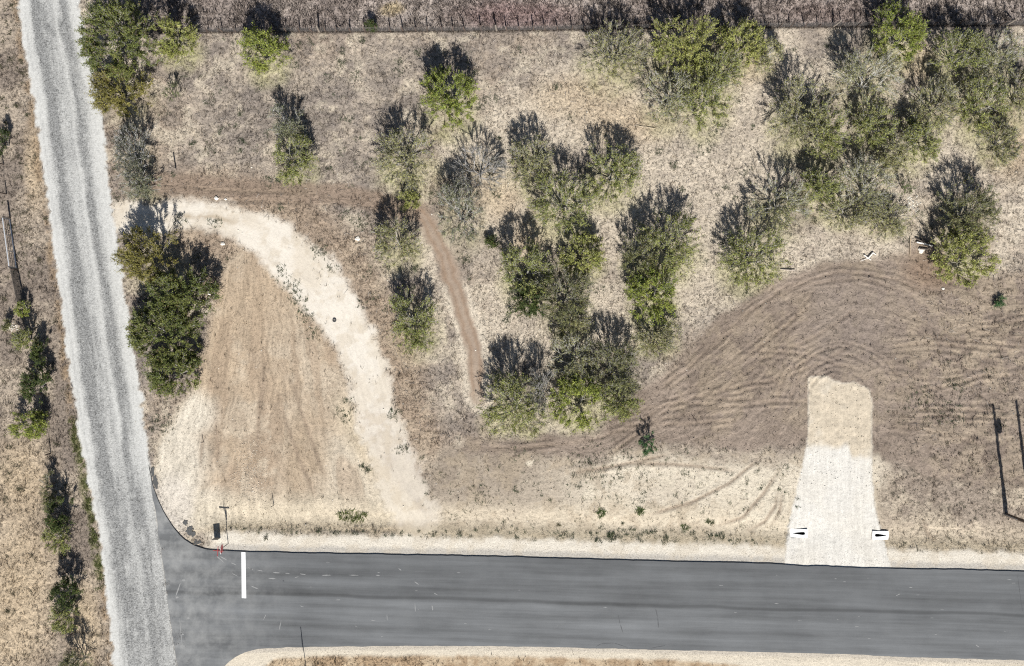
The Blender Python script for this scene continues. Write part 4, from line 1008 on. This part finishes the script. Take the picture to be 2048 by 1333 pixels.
for _ in range(70):
    x = rng.uniform(1600, 2048); y = rng.uniform(600, 900)
    weedpatch(x, y, rng.uniform(2, 6), int(rng.integers(2, 6)), np.array([0.11, 0.10, 0.075]), 0.10)
for (x, y, r, c_) in [(690, 830, 14, 40), (695, 800, 6, 16), (735, 940, 8, 24), (725, 930, 6, 18), (565, 548, 14, 30), (583, 572, 14, 40), (598, 600, 14, 44), (612, 632, 12, 40), (628, 668, 12, 30), (640, 505, 14, 22), (662, 535, 12, 22), (640, 500, 10, 24), (720, 440, 14, 40), (690, 430, 8, 20), (320, 850, 18, 60),
                      (360, 440, 10, 30), (430, 445, 10, 26), (805, 900, 10, 30), (960, 990, 18, 40), (1240, 940, 60, 120), (1180, 930, 30, 50), (1015, 640, 6, 20), (930, 520, 10, 30), (790, 830, 10, 40), (1890, 830, 26, 70), (1840, 800, 20, 50), (1910, 770, 14, 40)]:
    weedpatch(x, y, r, c_, GW, 0.16)
xy = np.concatenate(pts); cw = np.concatenate(cols); hw = np.concatenate(hs)
i, j = gidx(xy[:, 0], xy[:, 1]); k = (asd[i, j] < -4) & (road[i, j] < 0.3)
V, F, Cv = tufts(xy[k], hw[k], cw[k], 7, 15, 1.3, 0.22)
w_o = link('weeds', fast_mesh('weeds', V, F, Cv), M_LEAF)
tag(w_o, 'low grey-green weeds scattered in patches over the dry ground', 'weeds', kind='stuff')
# loose stones and clods
def stones(xy, r, col, seed):
    rng = np.random.default_rng(seed); n = len(xy)
    i, j = gidx(xy[:, 0], xy[:, 1])
    c = np.stack([xy[:, 0], xy[:, 1], Z[i, j]], 1)
    o = np.array([[1, 0, 0], [-0.5, 0.87, 0], [-0.5, -0.87, 0], [0.1, 0.1, 0.85], [0, 0, -0.5]], float)
    V = c[:, None] + o[None] * r[:, None, None] * rng.uniform(0.6, 1.3, (n, 5, 3))
    f = np.array([[0, 1, 3], [1, 2, 3], [2, 0, 3], [1, 0, 4], [2, 1, 4], [0, 2, 4]])
    F = (np.arange(n) * 5)[:, None, None] + f[None]
    Cv = np.repeat(col * rng.uniform(0.75, 1.2, (n, 1)), 5, 0)
    return V.reshape(-1, 3), F.reshape(-1, 3), Cv
P_ = []; R_ = []; K_ = []
def strew(n, fx_, fy_, r0, r1, col=None):
    x = fx_(n); y = fy_(n, x)
    P_.append(np.stack([wx(x), wy(y)], 1)); R_.append(rng.uniform(r0, r1, n)); i, j = gidx(wx(x), wy(y))
    K_.append(C[i, j] * 1.12 if col is None else np.tile(col, (n, 1)))
strew(3600, lambda n: rng.uniform(430, 2047, n), lambda n, x: np.interp(x, ANx, ANy) - rng.gamma(2.0, 9, n) - 3, 0.015, 0.035)
strew(2400, lambda n: rng.uniform(520, 2047, n), lambda n, x: np.interp(x, ASx, ASy) + rng.gamma(1.6, 7, n) + 3, 0.015, 0.035)
strew(1500, lambda n: rng.normal(540, 70, n), lambda n, x: rng.uniform(560, 1050, n), 0.015, 0.045)
strew(800, lambda n: rng.normal(500, 22, n), lambda n, x: rng.normal(960, 45, n), 0.02, 0.06, alb(226, 210, 184))
strew(500, lambda n: rng.uniform(1575, 1775, n), lambda n, x: rng.uniform(900, 1128, n), 0.015, 0.03)
strew(4200, lambda n: rng.uniform(960, 2047, n), lambda n, x: rng.uniform(520, 980, n), 0.02, 0.08)
strew(900, lambda n: rng.uniform(40, 300, n), lambda n, x: rng.uniform(0, 1333, n), 0.015, 0.035)
strew(160, lambda n: rng.uniform(240, 2040, n), lambda n, x: rng.uniform(80, 1060, n), 0.04, 0.09, alb(236, 226, 208))
strew(60, lambda n: rng.normal(1822, 9, n), lambda n, x: rng.normal(412, 9, n), 0.05, 0.12, alb(236, 228, 212))
strew(50, lambda n: rng.normal(20, 8, n), lambda n, x: rng.normal(655, 4, n), 0.05, 0.10, alb(236, 228, 212))
xy = np.concatenate(P_); rr_ = np.concatenate(R_); cc_ = np.concatenate(K_)
i, j = gidx(xy[:, 0], xy[:, 1]); k = asd[i, j] < -2
V, F, Cv = stones(xy[k], rr_[k], cc_[k], 16)
s_o = link('loose_stones', fast_mesh('loose_stones', V, F, Cv), M_BARK)
tag(s_o, 'loose pale stones and clods strewn over dirt and road verges', 'stones', kind='stuff')
# dead twigs in the grass
n = 5200
x = rng.uniform(215, 2040, n); y = rng.uniform(70, 900, n)
i, j = gidx(wx(x), wy(y)); k = (GRASS[i, j] > 0.3); x, y = x[k], y[k]; n = len(x)
a_ = rng.uniform(0, 6.28, n); l = rng.uniform(0.12, 0.5, n); zc = gz(wx(x), wy(y)) + 0.05
p0 = np.stack([wx(x), wy(y), zc], 1); p1 = p0 + np.stack([np.cos(a_) * l, np.sin(a_) * l, rng.normal(0.03, 0.06, n)], 1)
V, F = tubes(p0, p1, np.full(n, 0.012), np.full(n, 0.006), 3)
tone = np.where(rng.random(n) < 0.4, 0.30, 0.13)
t_o = link('fallen_twigs', fast_mesh('fallen_twigs', V, F, np.repeat(np.stack([tone, tone * 0.9, tone * 0.8], 1), 6, 0)), M_BARK)
tag(t_o, 'dead twigs littering the dry grass', 'twigs', kind='stuff')

# ------------------------------------------------------------------ wire fence along the top
M_POST = simple('rusty_post', (0.10, 0.07, 0.055), 0.8, 0.4, 12.0)
M_WOOD = simple('weathered_wood', (0.20, 0.17, 0.14), 0.9, 0.45, 7.0, bump=0.4)
M_WIRE = simple('dull_wire', (0.085, 0.078, 0.072), 0.7, 0.2, 3.0, 0.3)
def fence_at(px_):
    y = float(np.interp(px_, FENCE[:, 0], FENCE[:, 1])); X_ = float(wx(px_)); Y_ = float(wy(y))
    return X_, Y_, float(gz(X_, Y_))
fx0, fy0, fz0 = fence_at(1000)
fence = empty('wire_fence', (fx0, fy0, 0), 'long woven wire fence with thin rusty posts along the upper edge', 'fence')
posts = list(np.arange(392, 2052, 25.9))
wood = (638, 993, 1667, 2013)
posts = [p for p in posts if min(abs(p - w_) for w_ in wood) > 12]
b = BM(); b.box((0, 0, 0.5), (0.07, 0.03, 1.14)); b.box((0.0, 0.03, 0.5), (0.025, 0.06, 1.12))
pm = b.build('post', M_POST, fence); pmesh = pm.data
rng = np.random.default_rng(21)
for k, p_ in enumerate(posts):
    o = pm if k == 0 else bpy.data.objects.new('post', pmesh)
    if k: COL.objects.link(o); o.parent = fence
    x, y, z = fence_at(p_ + rng.normal(0, 2.0)); o.location = (x - fx0, y - fy0, z); o.rotation_euler = (rng.normal(0, 0.05), rng.normal(0, 0.05), rng.uniform(0, 3)); o.scale = (1, 1, rng.uniform(0.86, 1.05))
for k, p_ in enumerate(wood):
    x, y, z = fence_at(p_); b = BM(); b.cyl((0, 0, -0.2), (0.02, 0.0, 1.32 + 0.05 * k), 0.075, 0.065, 9)
    o = b.build('wooden_post', M_WOOD, fence); o.location = (x - fx0, y - fy0, z); o.rotation_euler = (rng.normal(0, 0.03), rng.normal(0, 0.05), 0)
    if k == 3:
        b = BM(); b.cyl((0.45, 0.45, 0.02), (0.03, 0.02, 1.05), 0.05, 0.045, 8); b.build('brace', M_WOOD, fence).location = (x - fx0, y - fy0, z)
sx_ = np.arange(388, 2050, 4.0); pp = np.array([fence_at(p_) for p_ in sx_]); pp[:, 0] -= fx0; pp[:, 1] -= fy0
kern = np.ones(9) / 9; pp[:, 2] = np.convolve(np.pad(pp[:, 2], 4, 'edge'), kern, 'valid')
A_ = []; B_ = []
for hz in (0.06, 0.16, 0.27, 0.38, 0.50, 0.62, 0.75, 0.88, 1.02):
    A_.append(pp[:-1] + [0, 0, hz]); B_.append(pp[1:] + [0, 0, hz])
A_.append(pp + [0, 0, 0.06]); B_.append(pp + [0, 0, 0.9])
A_ = np.concatenate(A_); B_ = np.concatenate(B_)
V, F = tubes(A_, B_, np.full(len(A_), 0.0048), np.full(len(A_), 0.0048), 3)
link('wire_mesh', fast_mesh('wire_mesh', V, F), M_WIRE, fence)

# ------------------------------------------------------------------ west fence line with its tube gate
M_GALV = simple('galvanised_tube', (0.52, 0.53, 0.54), 0.45, 0.15, 5.0, 0.35)
def at(px_, py_, dz=0.0):
    X_, Y_ = float(wx(px_)), float(wy(py_)); return (X_, Y_, float(gz(X_, Y_)) + dz)
g0 = np.array(at(21, 440)); g1 = np.array(at(34, 536)); L = float(np.linalg.norm((g1 - g0)[:2])); rz = math.atan2(g1[1] - g0[1], g1[0] - g0[0])
gate = empty('tube_gate', (g0[0], g0[1], min(g0[2], g1[2])), 'grey metal tube gate left of the gravel road', 'gate', rz=rz)
b = BM()
for (p, q) in [((0, 0, 0.12), (0, 0, 1.22)), ((L, 0, 0.12), (L, 0, 1.22)), ((0, 0, 0.12), (L, 0, 0.12)), ((0, 0, 1.22), (L, 0, 1.22))]: b.cyl(p, q, 0.042, n=8)
b.build('frame', M_GALV, gate)
for hz in (0.36, 0.60, 0.88):
    b = BM(); b.cyl((0.04, 0, hz), (L - 0.04, 0, hz), 0.016, n=6); b.build('rail', M_WIRE, gate)
for t in (0.34, 0.67):
    b = BM(); b.cyl((L * t, 0, 0.12), (L * t, 0, 1.22), 0.032, n=6); b.build('upright', M_GALV, gate)
for t in (-0.10, L + 0.10):
    b = BM(); b.cyl((t, 0, -0.2), (t, 0, 1.35), 0.07, 0.065, 9); b.build('gate_post', M_WOOD, gate)
# grey mesh panel below the gate
m0 = np.array(at(35, 541)); m1 = np.array(at(50, 612)); L2 = float(np.linalg.norm((m1 - m0)[:2])); rz2 = math.atan2(m1[1] - m0[1], m1[0] - m0[0])
pan = empty('mesh_panel', (m0[0], m0[1], min(m0[2], m1[2])), 'dark grey welded mesh fence panel leading down from the tube gate', 'fence', rz=rz2)
A_ = [(x, 0, 0.05) for x in np.arange(0, L2 + 0.01, 0.075)] + [(0, 0, z) for z in np.arange(0.05, 1.16, 0.085)]
B_ = [(x, 0, 1.15) for x in np.arange(0, L2 + 0.01, 0.075)] + [(L2, 0, z) for z in np.arange(0.05, 1.16, 0.085)]
V, F = tubes(np.array(A_), np.array(B_), np.full(len(A_), 0.012), np.full(len(A_), 0.012), 4)
link('mesh', fast_mesh('mesh', V, F), M_WIRE, pan)
for x in (0.0, L2):
    b = BM(); b.cyl((x, 0.03, -0.2), (x, 0.03, 1.2), 0.035, n=7); b.build('post', M_POST, pan)
# thin wire fence running on south and north of the gate
WF = [(-5, 150), (4, 300), (12, 380), (20, 438)]; WS = [(50, 612), (66, 690), (84, 790), (98, 880), (112, 980), (128, 1090), (142, 1190), (160, 1345)]
for line, lab in ((WF, 'thin wire fence above the tube gate at the left edge'), (WS, 'thin wire fence running down through the left hand shrubs')):
    pts_ = np.array(smooth_curve([tuple(map(float, p)) for p in line], 1))
    d = np.concatenate([[0], np.cumsum(np.hypot(*np.diff(pts_, axis=0).T))]); tt_ = np.arange(0, d[-1], 60.0)
    qx = np.interp(tt_, d, pts_[:, 0]); qy = np.interp(tt_, d, pts_[:, 1]); W3 = np.array([at(x, y) for x, y in zip(qx, qy)])
    wf = empty('wire_fence', tuple(W3[0]), lab, 'fence')
    for k in range(len(W3)):
        o = bpy.data.objects.new('post', pmesh); COL.objects.link(o); o.parent = wf; o.location = tuple(W3[k] - W3[0]); o.rotation_euler = (rng.normal(0, 0.04), rng.normal(0, 0.04), 0)
    A_ = []; B_ = []
    for hz in (0.2, 0.42, 0.64, 0.86, 1.0):
        A_.append(W3[:-1] - W3[0] + [0, 0, hz]); B_.append(W3[1:] - W3[0] + [0, 0, hz])
    A_ = np.concatenate(A_); B_ = np.concatenate(B_)
    V, F = tubes(A_, B_, np.full(len(A_), 0.004), np.full(len(A_), 0.004), 3)
    link('wires', fast_mesh('wires', V, F), M_WIRE, wf)

# ------------------------------------------------------------------ signs
M_RED = simple('sign_red', (0.36, 0.04, 0.045), 0.45, 0.08, 4.0)
M_WHITE = simple('sign_white', (0.78, 0.78, 0.77), 0.5, 0.05, 4.0)
M_ALU = simple('sign_back', (0.42, 0.43, 0.44), 0.45, 0.1, 4.0, 0.5)
M_DARKP = simple('dark_sign_post', (0.11, 0.10, 0.10), 0.6, 0.25, 8.0)
def octagon_mesh(r, x, n=8, off=math.pi / 8):
    return [(x, r * math.cos(off + 2 * math.pi * k / n), r * math.sin(off + 2 * math.pi * k / n)) for k in range(n)]
def plate(pts, thick, name, mat, parent):
    bm_ = bmesh.new(); f0 = [bm_.verts.new(p) for p in pts]; f1 = [bm_.verts.new((p[0] - thick, p[1], p[2])) for p in pts]
    bm_.faces.new(f0); bm_.faces.new(f1[::-1])
    for k in range(len(pts)): bm_.faces.new((f0[k], f1[k], f1[(k + 1) % len(pts)], f0[(k + 1) % len(pts)]))
    bmesh.ops.recalc_face_normals(bm_, faces=bm_.faces[:])
    me_ = bpy.data.meshes.new(name); bm_.to_mesh(me_); bm_.free(); return link(name, me_, mat, parent)
bse = at(456.5, 1087.5)
sg = empty('stop_sign', bse, 'red octagonal stop sign with name blades on a thin post beside the stop line', 'road sign', rz=math.radians(-4))
b = BM(); b.cyl((0, 0, -0.2), (0, 0, 2.52), 0.028, n=8); b.build('post', M_DARKP, sg)
zc = 2.0
o = plate([(p[0], p[1], p[2] + zc) for p in octagon_mesh(0.38, 0.062)], 0.012, 'sign_plate', M_WHITE, sg)
plate([(p[0], p[1], p[2] + zc) for p in octagon_mesh(0.355, 0.066)], 0.003, 'sign_face', M_RED, o)
b = BM(); b.box((0.03, 0, 1.62), (0.07, 0.10, 0.10)); b.build('bracket', M_ALU, sg)
b = BM(); b.box((0, 0, 2.60), (0.76, 0.02, 0.15)); b.build('name_blade', M_RED, sg)
b = BM(); b.box((0, 0, 2.76), (0.02, 0.70, 0.14)); b.build('name_blade', M_RED, sg)
# pale board added by the corner to cast a black rectangle of shadow
bb = at(435, 1076)
bo = empty('shadow_board', bb, 'small upright board beside the stop sign, added to cast a black rectangular shadow', 'board', rz=math.radians(2))
b = BM(); b.box((0, 0, 0.45), (0.47, 0.035, 0.86), bev=0.006); b.build('board', simple('board_pale', (0.36, 0.33, 0.28), 0.7, 0.2, 5.0), bo)
for s_ in (-1, 1):
    b = BM(); b.box((0.19 * s_, -0.03, 0.30), (0.03, 0.02, 0.7)); b.build('stake', M_DARKP, bo)
# sign below the asphalt at the bottom edge
b0 = at(612, 1337)
s2 = empty('road_sign', b0, 'tall thin road sign at the bottom edge whose shadow crosses the asphalt', 'road sign', rz=math.radians(6))
b = BM(); b.cyl((0, 0, -0.2), (0, 0, 3.25), 0.026, 0.024, n=8); b.build('post', M_DARKP, s2)
b = BM(); b.box((-0.045, 0, 2.0), (0.012, 0.62, 0.80)); o = b.build('sign_plate', M_ALU, s2)
b = BM(); b.box((-0.053, 0, 2.0), (0.003, 0.58, 0.76)); b.build('sign_face', M_WHITE, o)
b = BM(); b.box((0, 0, 2.75), (0.016, 0.30, 0.30)); b.build('upper_plate', M_ALU, s2)
# lone posts
for (px_, py_, hh, r_, lab) in [(352, 338, 1.22, 0.055, 'short weathered post leaning in the grass above the brown soil strip'), (548, 1011, 0.95, 0.03, 'thin stake standing in the bare dirt above the asphalt'), (407, 885, 0.6, 0.025, 'short stake in the tan dirt beside the hedge end')]:
    p_ = empty('post', at(px_, py_), lab, 'post'); b = BM(); b.cyl((0, 0, -0.2), (-0.04, 0.02, hh), r_, r_ * 0.85, 8); b.build('shaft', M_WOOD, p_)
    b = BM(); b.cyl((-0.04, 0.02, hh), (-0.041, 0.021, hh + 0.02), r_ * 0.86, r_ * 0.6, 8); b.build('top_cut', simple('cut_wood', (0.42, 0.37, 0.30), 0.9, 0.3, 9.0), p_)

# ------------------------------------------------------------------ utility poles at the right edge
M_POLE = simple('pole_wood', (0.12, 0.085, 0.06), 0.9, 0.4, 5.0, bump=0.3)
M_STEEL = simple('pole_hardware', (0.28, 0.29, 0.30), 0.5, 0.15, 5.0, 0.5)
p1 = at(2013, 1030); p2 = at(2059, 1017)
up = empty('utility_pole', p1, 'dark wooden utility pole at the right edge carrying a transformer can', 'utility pole')
b = BM(); b.cyl((0, 0, -0.4), (0.0, 0, 8.15), 0.135, 0.095, 14); b.build('pole', M_POLE, up)
b = BM(); b.cyl((0.27, -0.02, 6.25), (0.27, -0.02, 7.05), 0.17, n=16); b.cyl((0.27, -0.02, 7.05), (0.27, -0.02, 7.12), 0.17, 0.06, 16); can = b.build('transformer', M_STEEL, up)
for dx in (0.20, 0.33):
    b = BM(); b.cyl((dx, -0.02, 7.06), (dx, -0.02, 7.38), 0.03, 0.022, 8); b.build('bushing', M_DARKP, can)
b = BM(); b.box((0.24, 0, 7.92), (0.42, 0.05, 0.06)); arm = b.build('arm', M_DARKP, up)
b = BM(); b.cyl((0.42, 0, 7.80), (0.42, 0, 8.15), 0.035, 0.03, 8); b.build('insulator', M_STEEL, arm)
b = BM(); b.box((-0.10, 0, 6.3), (0.06, 0.05, 0.06)); b.box((0.0, 0.0, 0.95), (0.30, 0.06, 0.40)); b.build('bracket', M_DARKP, up)
b = BM(); b.cyl((-0.19, 0.04, -0.1), (-0.13, 0.0, 1.9), 0.03, n=7); b.build('conduit', M_STEEL, up)
up2 = empty('utility_pole', p2, 'plain wooden utility pole just outside the right edge, seen by its shadow', 'utility pole')
b = BM(); b.cyl((0, 0, -0.4), (0, 0, 8.05), 0.135, 0.095, 14); b.build('pole', M_POLE, up2)
b = BM(); b.box((0.11, 0, 6.95), (0.12, 0.05, 0.08)); b.build('bracket', M_DARKP, up2)
d_ = np.array(p2) - np.array(p1)
w_o = BM()
pts_ = [Vector((0.33, 0, 7.36)).lerp(Vector((d_[0], d_[1], 8.0)), k / 8) - Vector((0, 0, 0.25 * math.sin(math.pi * k / 8))) for k in range(9)]
for p_, q_ in zip(pts_[:-1], pts_[1:]): w_o.cyl(p_, q_, 0.012, n=5)
w_o.build('lead_wire', M_DARKP, up)

# ------------------------------------------------------------------ culvert ends either side of the drive
M_CONC = simple('white_concrete', (0.76, 0.76, 0.75), 0.85, 0.10, 4.0, bump=0.2)
M_PIPE = simple('shaded_pipe', (0.016, 0.016, 0.016), 0.6, 0.2, 4.0)  # near-black colour stands in for the shade inside the pipe
def culvert(px_, py_, flip, label):
    z = 0.12
    r = empty('culvert_end', (float(wx(px_)), float(wy(py_)), -0.125), label, 'culvert', 'concrete culvert ends beside the drive', rz=math.radians(-1.5))
    # sloping slab with a long tapering mouth where the pipe is cut off at the slope; the pipe end is at +x (towards the drive)
    L_, W_ = 1.26, 0.62
    side = [(0.44, 0.0), (0.43, 0.055), (0.39, 0.095), (0.33, 0.115), (0.22, 0.112), (0.08, 0.098), (-0.08, 0.08), (-0.22, 0.06), (-0.33, 0.042), (-0.42, 0.025), (-0.48, 0.0)]
    mouth = [(x_, y_) for x_, y_ in side] + [(x_, -y_) for x_, y_ in side[-2:0:-1]]
    mouth = [(x_, y_ - 0.02 * (0.45 - x_)) for x_, y_ in mouth]; NM = len(mouth)
    rim = []
    for x_, y_ in mouth:
        m_ = max(abs(x_) / (L_ / 2), abs(y_) / (W_ / 2), 1e-6)
        if abs(x_) / (L_ / 2) < abs(y_) * 5 / (W_ / 2): m_ = abs(y_) / (W_ / 2)
        rim.append((max(-L_ / 2, min(L_ / 2, x_ / 0.44 * L_ / 2 if abs(x_) < 0.44 else math.copysign(L_ / 2, x_))), 0.0 if abs(y_ + 0.02 * (0.45 - x_)) < 1e-6 else math.copysign(W_ / 2, y_)))
    def top(x_): return 0.06 + 0.16 * (x_ + L_ / 2) / L_
    bm_ = bmesh.new(); fx_ = -1 if flip else 1
    v_r = [bm_.verts.new((fx_ * x_, y_, top(x_))) for x_, y_ in rim]; v_m = [bm_.verts.new((fx_ * x_, y_, top(x_))) for x_, y_ in mouth]
    v_b = [bm_.verts.new((fx_ * x_, y_, -0.45)) for x_, y_ in rim]; v_d = [bm_.verts.new((fx_ * x_, y_, top(x_) - 0.10)) for x_, y_ in mouth]
    for k in range(NM):
        q = (k + 1) % NM
        bm_.faces.new((v_r[k], v_r[q], v_m[q], v_m[k])); bm_.faces.new((v_r[q], v_r[k], v_b[k], v_b[q])); bm_.faces.new((v_m[k], v_m[q], v_d[q], v_d[k]))
    bmesh.ops.recalc_face_normals(bm_, faces=bm_.faces[:])
    me_ = bpy.data.meshes.new('slab'); bm_.to_mesh(me_); bm_.free(); link('slab', me_, M_CONC, r)
    # pipe trough below the mouth
    bm_ = bmesh.new()
    v_t = [bm_.verts.new((fx_ * x_ * 1.0, y_, top(x_) - 0.101)) for x_, y_ in mouth]
    v_l = [bm_.verts.new((fx_ * (x_ * 0.96), y_ * 0.9, -0.40 if x_ > -0.2 else -0.12)) for x_, y_ in mouth]
    for k in range(NM):
        q = (k + 1) % NM; bm_.faces.new((v_t[k], v_t[q], v_l[q], v_l[k]))
    bm_.faces.new(v_l); bmesh.ops.recalc_face_normals(bm_, faces=bm_.faces[:])
    me_ = bpy.data.meshes.new('pipe'); bm_.to_mesh(me_); bm_.free(); link('pipe', me_, M_PIPE, r)
culvert(1598, 1067, False, 'white concrete culvert end with dark slot left of the driveway')
culvert(1761, 1071, True, 'white concrete culvert end with dark slot right of the driveway')

# ------------------------------------------------------------------ small things lying about
M_BLEACH = simple('bleached_wood', (0.62, 0.59, 0.54), 0.9, 0.2, 6.0, bump=0.3)
M_DWOOD = simple('dark_wood', (0.07, 0.055, 0.045), 0.9, 0.4, 7.0, bump=0.3)
def limb(name, lab, segs, mat, cat='branch', group=None):
    p0 = at(segs[0][0], segs[0][1]); o = empty(name, p0, lab, cat, group)
    b = BM()
    for (x0, y0, x1, y1, r0, r1) in segs:
        a_ = Vector(at(x0, y0, r0 + 0.06)) - Vector(p0); c_ = Vector(at(x1, y1, r1 + 0.08)) - Vector(p0)
        b.cyl(a_, c_, r0, r1, 7)
    b.build('limb', mat, o); return o
limb('dead_branch', 'forked white dead branch lying above the ploughed lot', [(1727, 511, 1735, 517, 0.03, 0.05), (1735, 517, 1745, 506, 0.06, 0.05), (1745, 506, 1752, 511, 0.05, 0.02), (1728, 511, 1741, 521, 0.04, 0.03), (1735, 517, 1720, 523, 0.03, 0.015)], M_BLEACH)
limb('dead_branch', 'thin grey dead branch at the rim below the green rim tree', [(1560, 539, 1578, 541, 0.03, 0.05), (1578, 541, 1590, 541, 0.05, 0.03)], simple('grey_wood', (0.30, 0.26, 0.22), 0.9, 0.3, 7.0))
limb('dead_branch', 'long brown fallen stick upright in the picture beside the white log', [(1820, 478, 1819, 512, 0.03, 0.025)], simple('tan_wood', (0.40, 0.31, 0.21), 0.9, 0.3, 7.0))
limb('log', 'white barked log at the foot of the dark rim tree', [(1832, 485, 1850, 489, 0.06, 0.06), (1850, 489, 1864, 493, 0.05, 0.04)], M_BLEACH, 'log')
limb('log', 'black charred log lying across the white log', [(1830, 477, 1852, 488, 0.06, 0.05), (1838, 498, 1854, 499, 0.07, 0.05), (1842, 480, 1870, 490, 0.04, 0.03)], M_DWOOD, 'log')
limb('dead_branch', 'thin pale straight stick in the grass below the whitish limbed tree', [(1272, 252, 1310, 258, 0.025, 0.02)], simple('straw_wood', (0.42, 0.35, 0.25), 0.9, 0.3, 7.0))
def rock(px_, py_, r, lab, mat, seed):
    bm_ = bmesh.new(); bmesh.ops.create_icosphere(bm_, subdivisions=2, radius=1.0); rg = np.random.default_rng(seed); ph = rg.uniform(0, 6, 6)
    for v in bm_.verts:
        k = 1 + 0.16 * math.sin(3 * v.co.x + ph[0]) + 0.14 * math.sin(4 * v.co.y + ph[1]) + 0.12 * math.sin(3.5 * v.co.z + ph[2]) + rg.normal(0, 0.05)
        v.co = Vector((v.co.x * r * k * 1.2, v.co.y * r * k, v.co.z * r * k * 0.6))
    me_ = bpy.data.meshes.new('rock'); bm_.to_mesh(me_); bm_.free()
    o = link('rock', me_, mat); o.location = at(px_, py_, r * 0.3); return tag(o, lab, 'rock', 'pale rocks on the dry ground')
M_LIME = simple('limestone', (0.58, 0.54, 0.47), 0.95, 0.2, 6.0, bump=0.5)
rock(1843, 501, 0.19, 'white rock beside the charred log', M_LIME, 1)
rock(433, 397, 0.17, 'white rock on the brown soil strip above the track', M_LIME, 2)
rock(451, 399, 0.10, 'small pale rock right of the white rock on the soil strip', M_LIME, 3)
rock(715, 478, 0.16, 'pale rock left of the thin tree at the path bend', M_LIME, 4)
rock(1886, 578, 0.10, 'small pale rock below the bright green rim tree', M_LIME, 5)
rock(446, 488, 0.13, 'pale rock between the hedge and the pale track', M_LIME, 6)
rock(16, 655, 0.20, 'white boulder at the left edge below the gate', M_LIME, 7)
# debris heap at the hedge
M_BRUSH = simple('brush_wood', (0.32, 0.24, 0.17), 0.9, 0.4, 7.0)
dh = empty('brush_heap', at(412, 570), 'heap of white and brown branch debris at the right side of the hedge', 'brush heap')
rng = np.random.default_rng(31); o0 = Vector(at(412, 570))
A_ = []; B_ = []
for _ in range(170):
    x, y = rng.normal(418, 13), rng.normal(578, 13); q = Vector(at(x, y, rng.uniform(0.05, 0.4))) - o0; a_ = rng.uniform(0, 6.28); l = rng.uniform(0.25, 0.8)
    A_.append(tuple(q)); B_.append((q.x + math.cos(a_) * l, q.y + math.sin(a_) * l, q.z + rng.normal(0, 0.1)))
V, F = tubes(np.array(A_), np.array(B_), np.full(len(A_), 0.018), np.full(len(A_), 0.008), 4)
link('brush', fast_mesh('brush', V, F), M_BRUSH, dh)
for (x0, y0, x1, y1) in [(393, 556, 403, 569), (397, 566, 412, 563), (400, 572, 409, 578), (418, 588, 428, 592), (406, 555, 399, 561)]:
    b = BM(); b.cyl(Vector(at(x0, y0, 0.35)) - o0, Vector(at(x1, y1, 0.30)) - o0, 0.055, 0.045, 7); b.build('white_limb', M_BLEACH, dh)
# dark ring lying on the track
rg = empty('old_tyre', at(669, 641), 'small dark round ring lying on the pale track', 'tyre')
bm_ = bmesh.new(); vs_ = []
for k in range(20):
    t = 2 * math.pi * k / 20; ring_ = []
    for q in range(8):
        u = 2 * math.pi * q / 8; rr0 = 0.105 + 0.045 * math.cos(u); ring_.append(bm_.verts.new((rr0 * math.cos(t), rr0 * math.sin(t), 0.05 + 0.05 * math.sin(u))))
    vs_.append(ring_)
for k in range(20):
    for q in range(8): bm_.faces.new((vs_[k][q], vs_[(k + 1) % 20][q], vs_[(k + 1) % 20][(q + 1) % 8], vs_[k][(q + 1) % 8]))
me_ = bpy.data.meshes.new('ring'); bm_.to_mesh(me_); bm_.free(); link('ring', me_, simple('rubber', (0.05, 0.05, 0.05), 0.8, 0.2, 6.0), rg)
b = BM(); b.cyl((0, 0, 0.0), (0, 0, 0.03), 0.06, n=12); b.build('hub', simple('dusty_hub', (0.22, 0.20, 0.17), 0.9, 0.2, 6.0), rg)

# low green plants one can pick out
def forb(px_, py_, rxp, ryp, n, col, hgt, label):
    rng_ = np.random.default_rng(int(px_ * 7 + py_)); a_ = rng_.uniform(0, 6.28, n); q = np.sqrt(rng_.random(n))
    xy_ = np.stack([wx(px_ + rxp * q * np.cos(a_)), wy(py_ + ryp * q * np.sin(a_))], 1)
    V, F, Cv = tufts(xy_, hgt * rng_.uniform(0.6, 1.2, n), np.tile(np.array(col), (n, 1)), 8, int(px_), 1.3, 0.16)
    o_ = at(px_, py_); V = V - np.array(o_); o = link('weed', fast_mesh('weed', V, F, Cv), M_LEAF); o.location = o_
    tag(o, label, 'weed', 'single green weeds on the bare ground')
forb(702, 1034, 32, 13, 70, (0.13, 0.15, 0.055), 0.30, 'spreading green weed patch on bare dirt above the asphalt')
forb(1201, 1028, 8, 9, 24, (0.09, 0.12, 0.045), 0.26, 'green weed on pale ground, left of the stringy one')
forb(1279, 1024, 9, 7, 22, (0.09, 0.12, 0.045), 0.26, 'green stringy weed on pale ground right of the round one')
forb(1372, 1056, 8, 8, 20, (0.09, 0.12, 0.045), 0.24, 'green weed just above the gravel verge')
forb(1421, 1045, 8, 5, 16, (0.10, 0.12, 0.055), 0.22, 'small weed on pale sand between tyre arcs')
forb(532, 1076, 4, 4, 12, (0.08, 0.085, 0.05), 0.16, 'dark round weed on the verge right of the stop sign')
forb(868, 1067, 4, 4, 12, (0.08, 0.085, 0.05), 0.16, 'dark round weed on the verge below the pale track end')
forb(919, 1066, 4, 4, 12, (0.08, 0.085, 0.05), 0.16, 'dark round weed on the verge, right one of the pair')
forb(1118, 1051, 4, 4, 12, (0.12, 0.11, 0.06), 0.16, 'brownish round weed on the pale verge')
forb(1221, 1070, 8, 6, 20, (0.07, 0.09, 0.045), 0.2, 'dark green weed at the gravel verge edge')
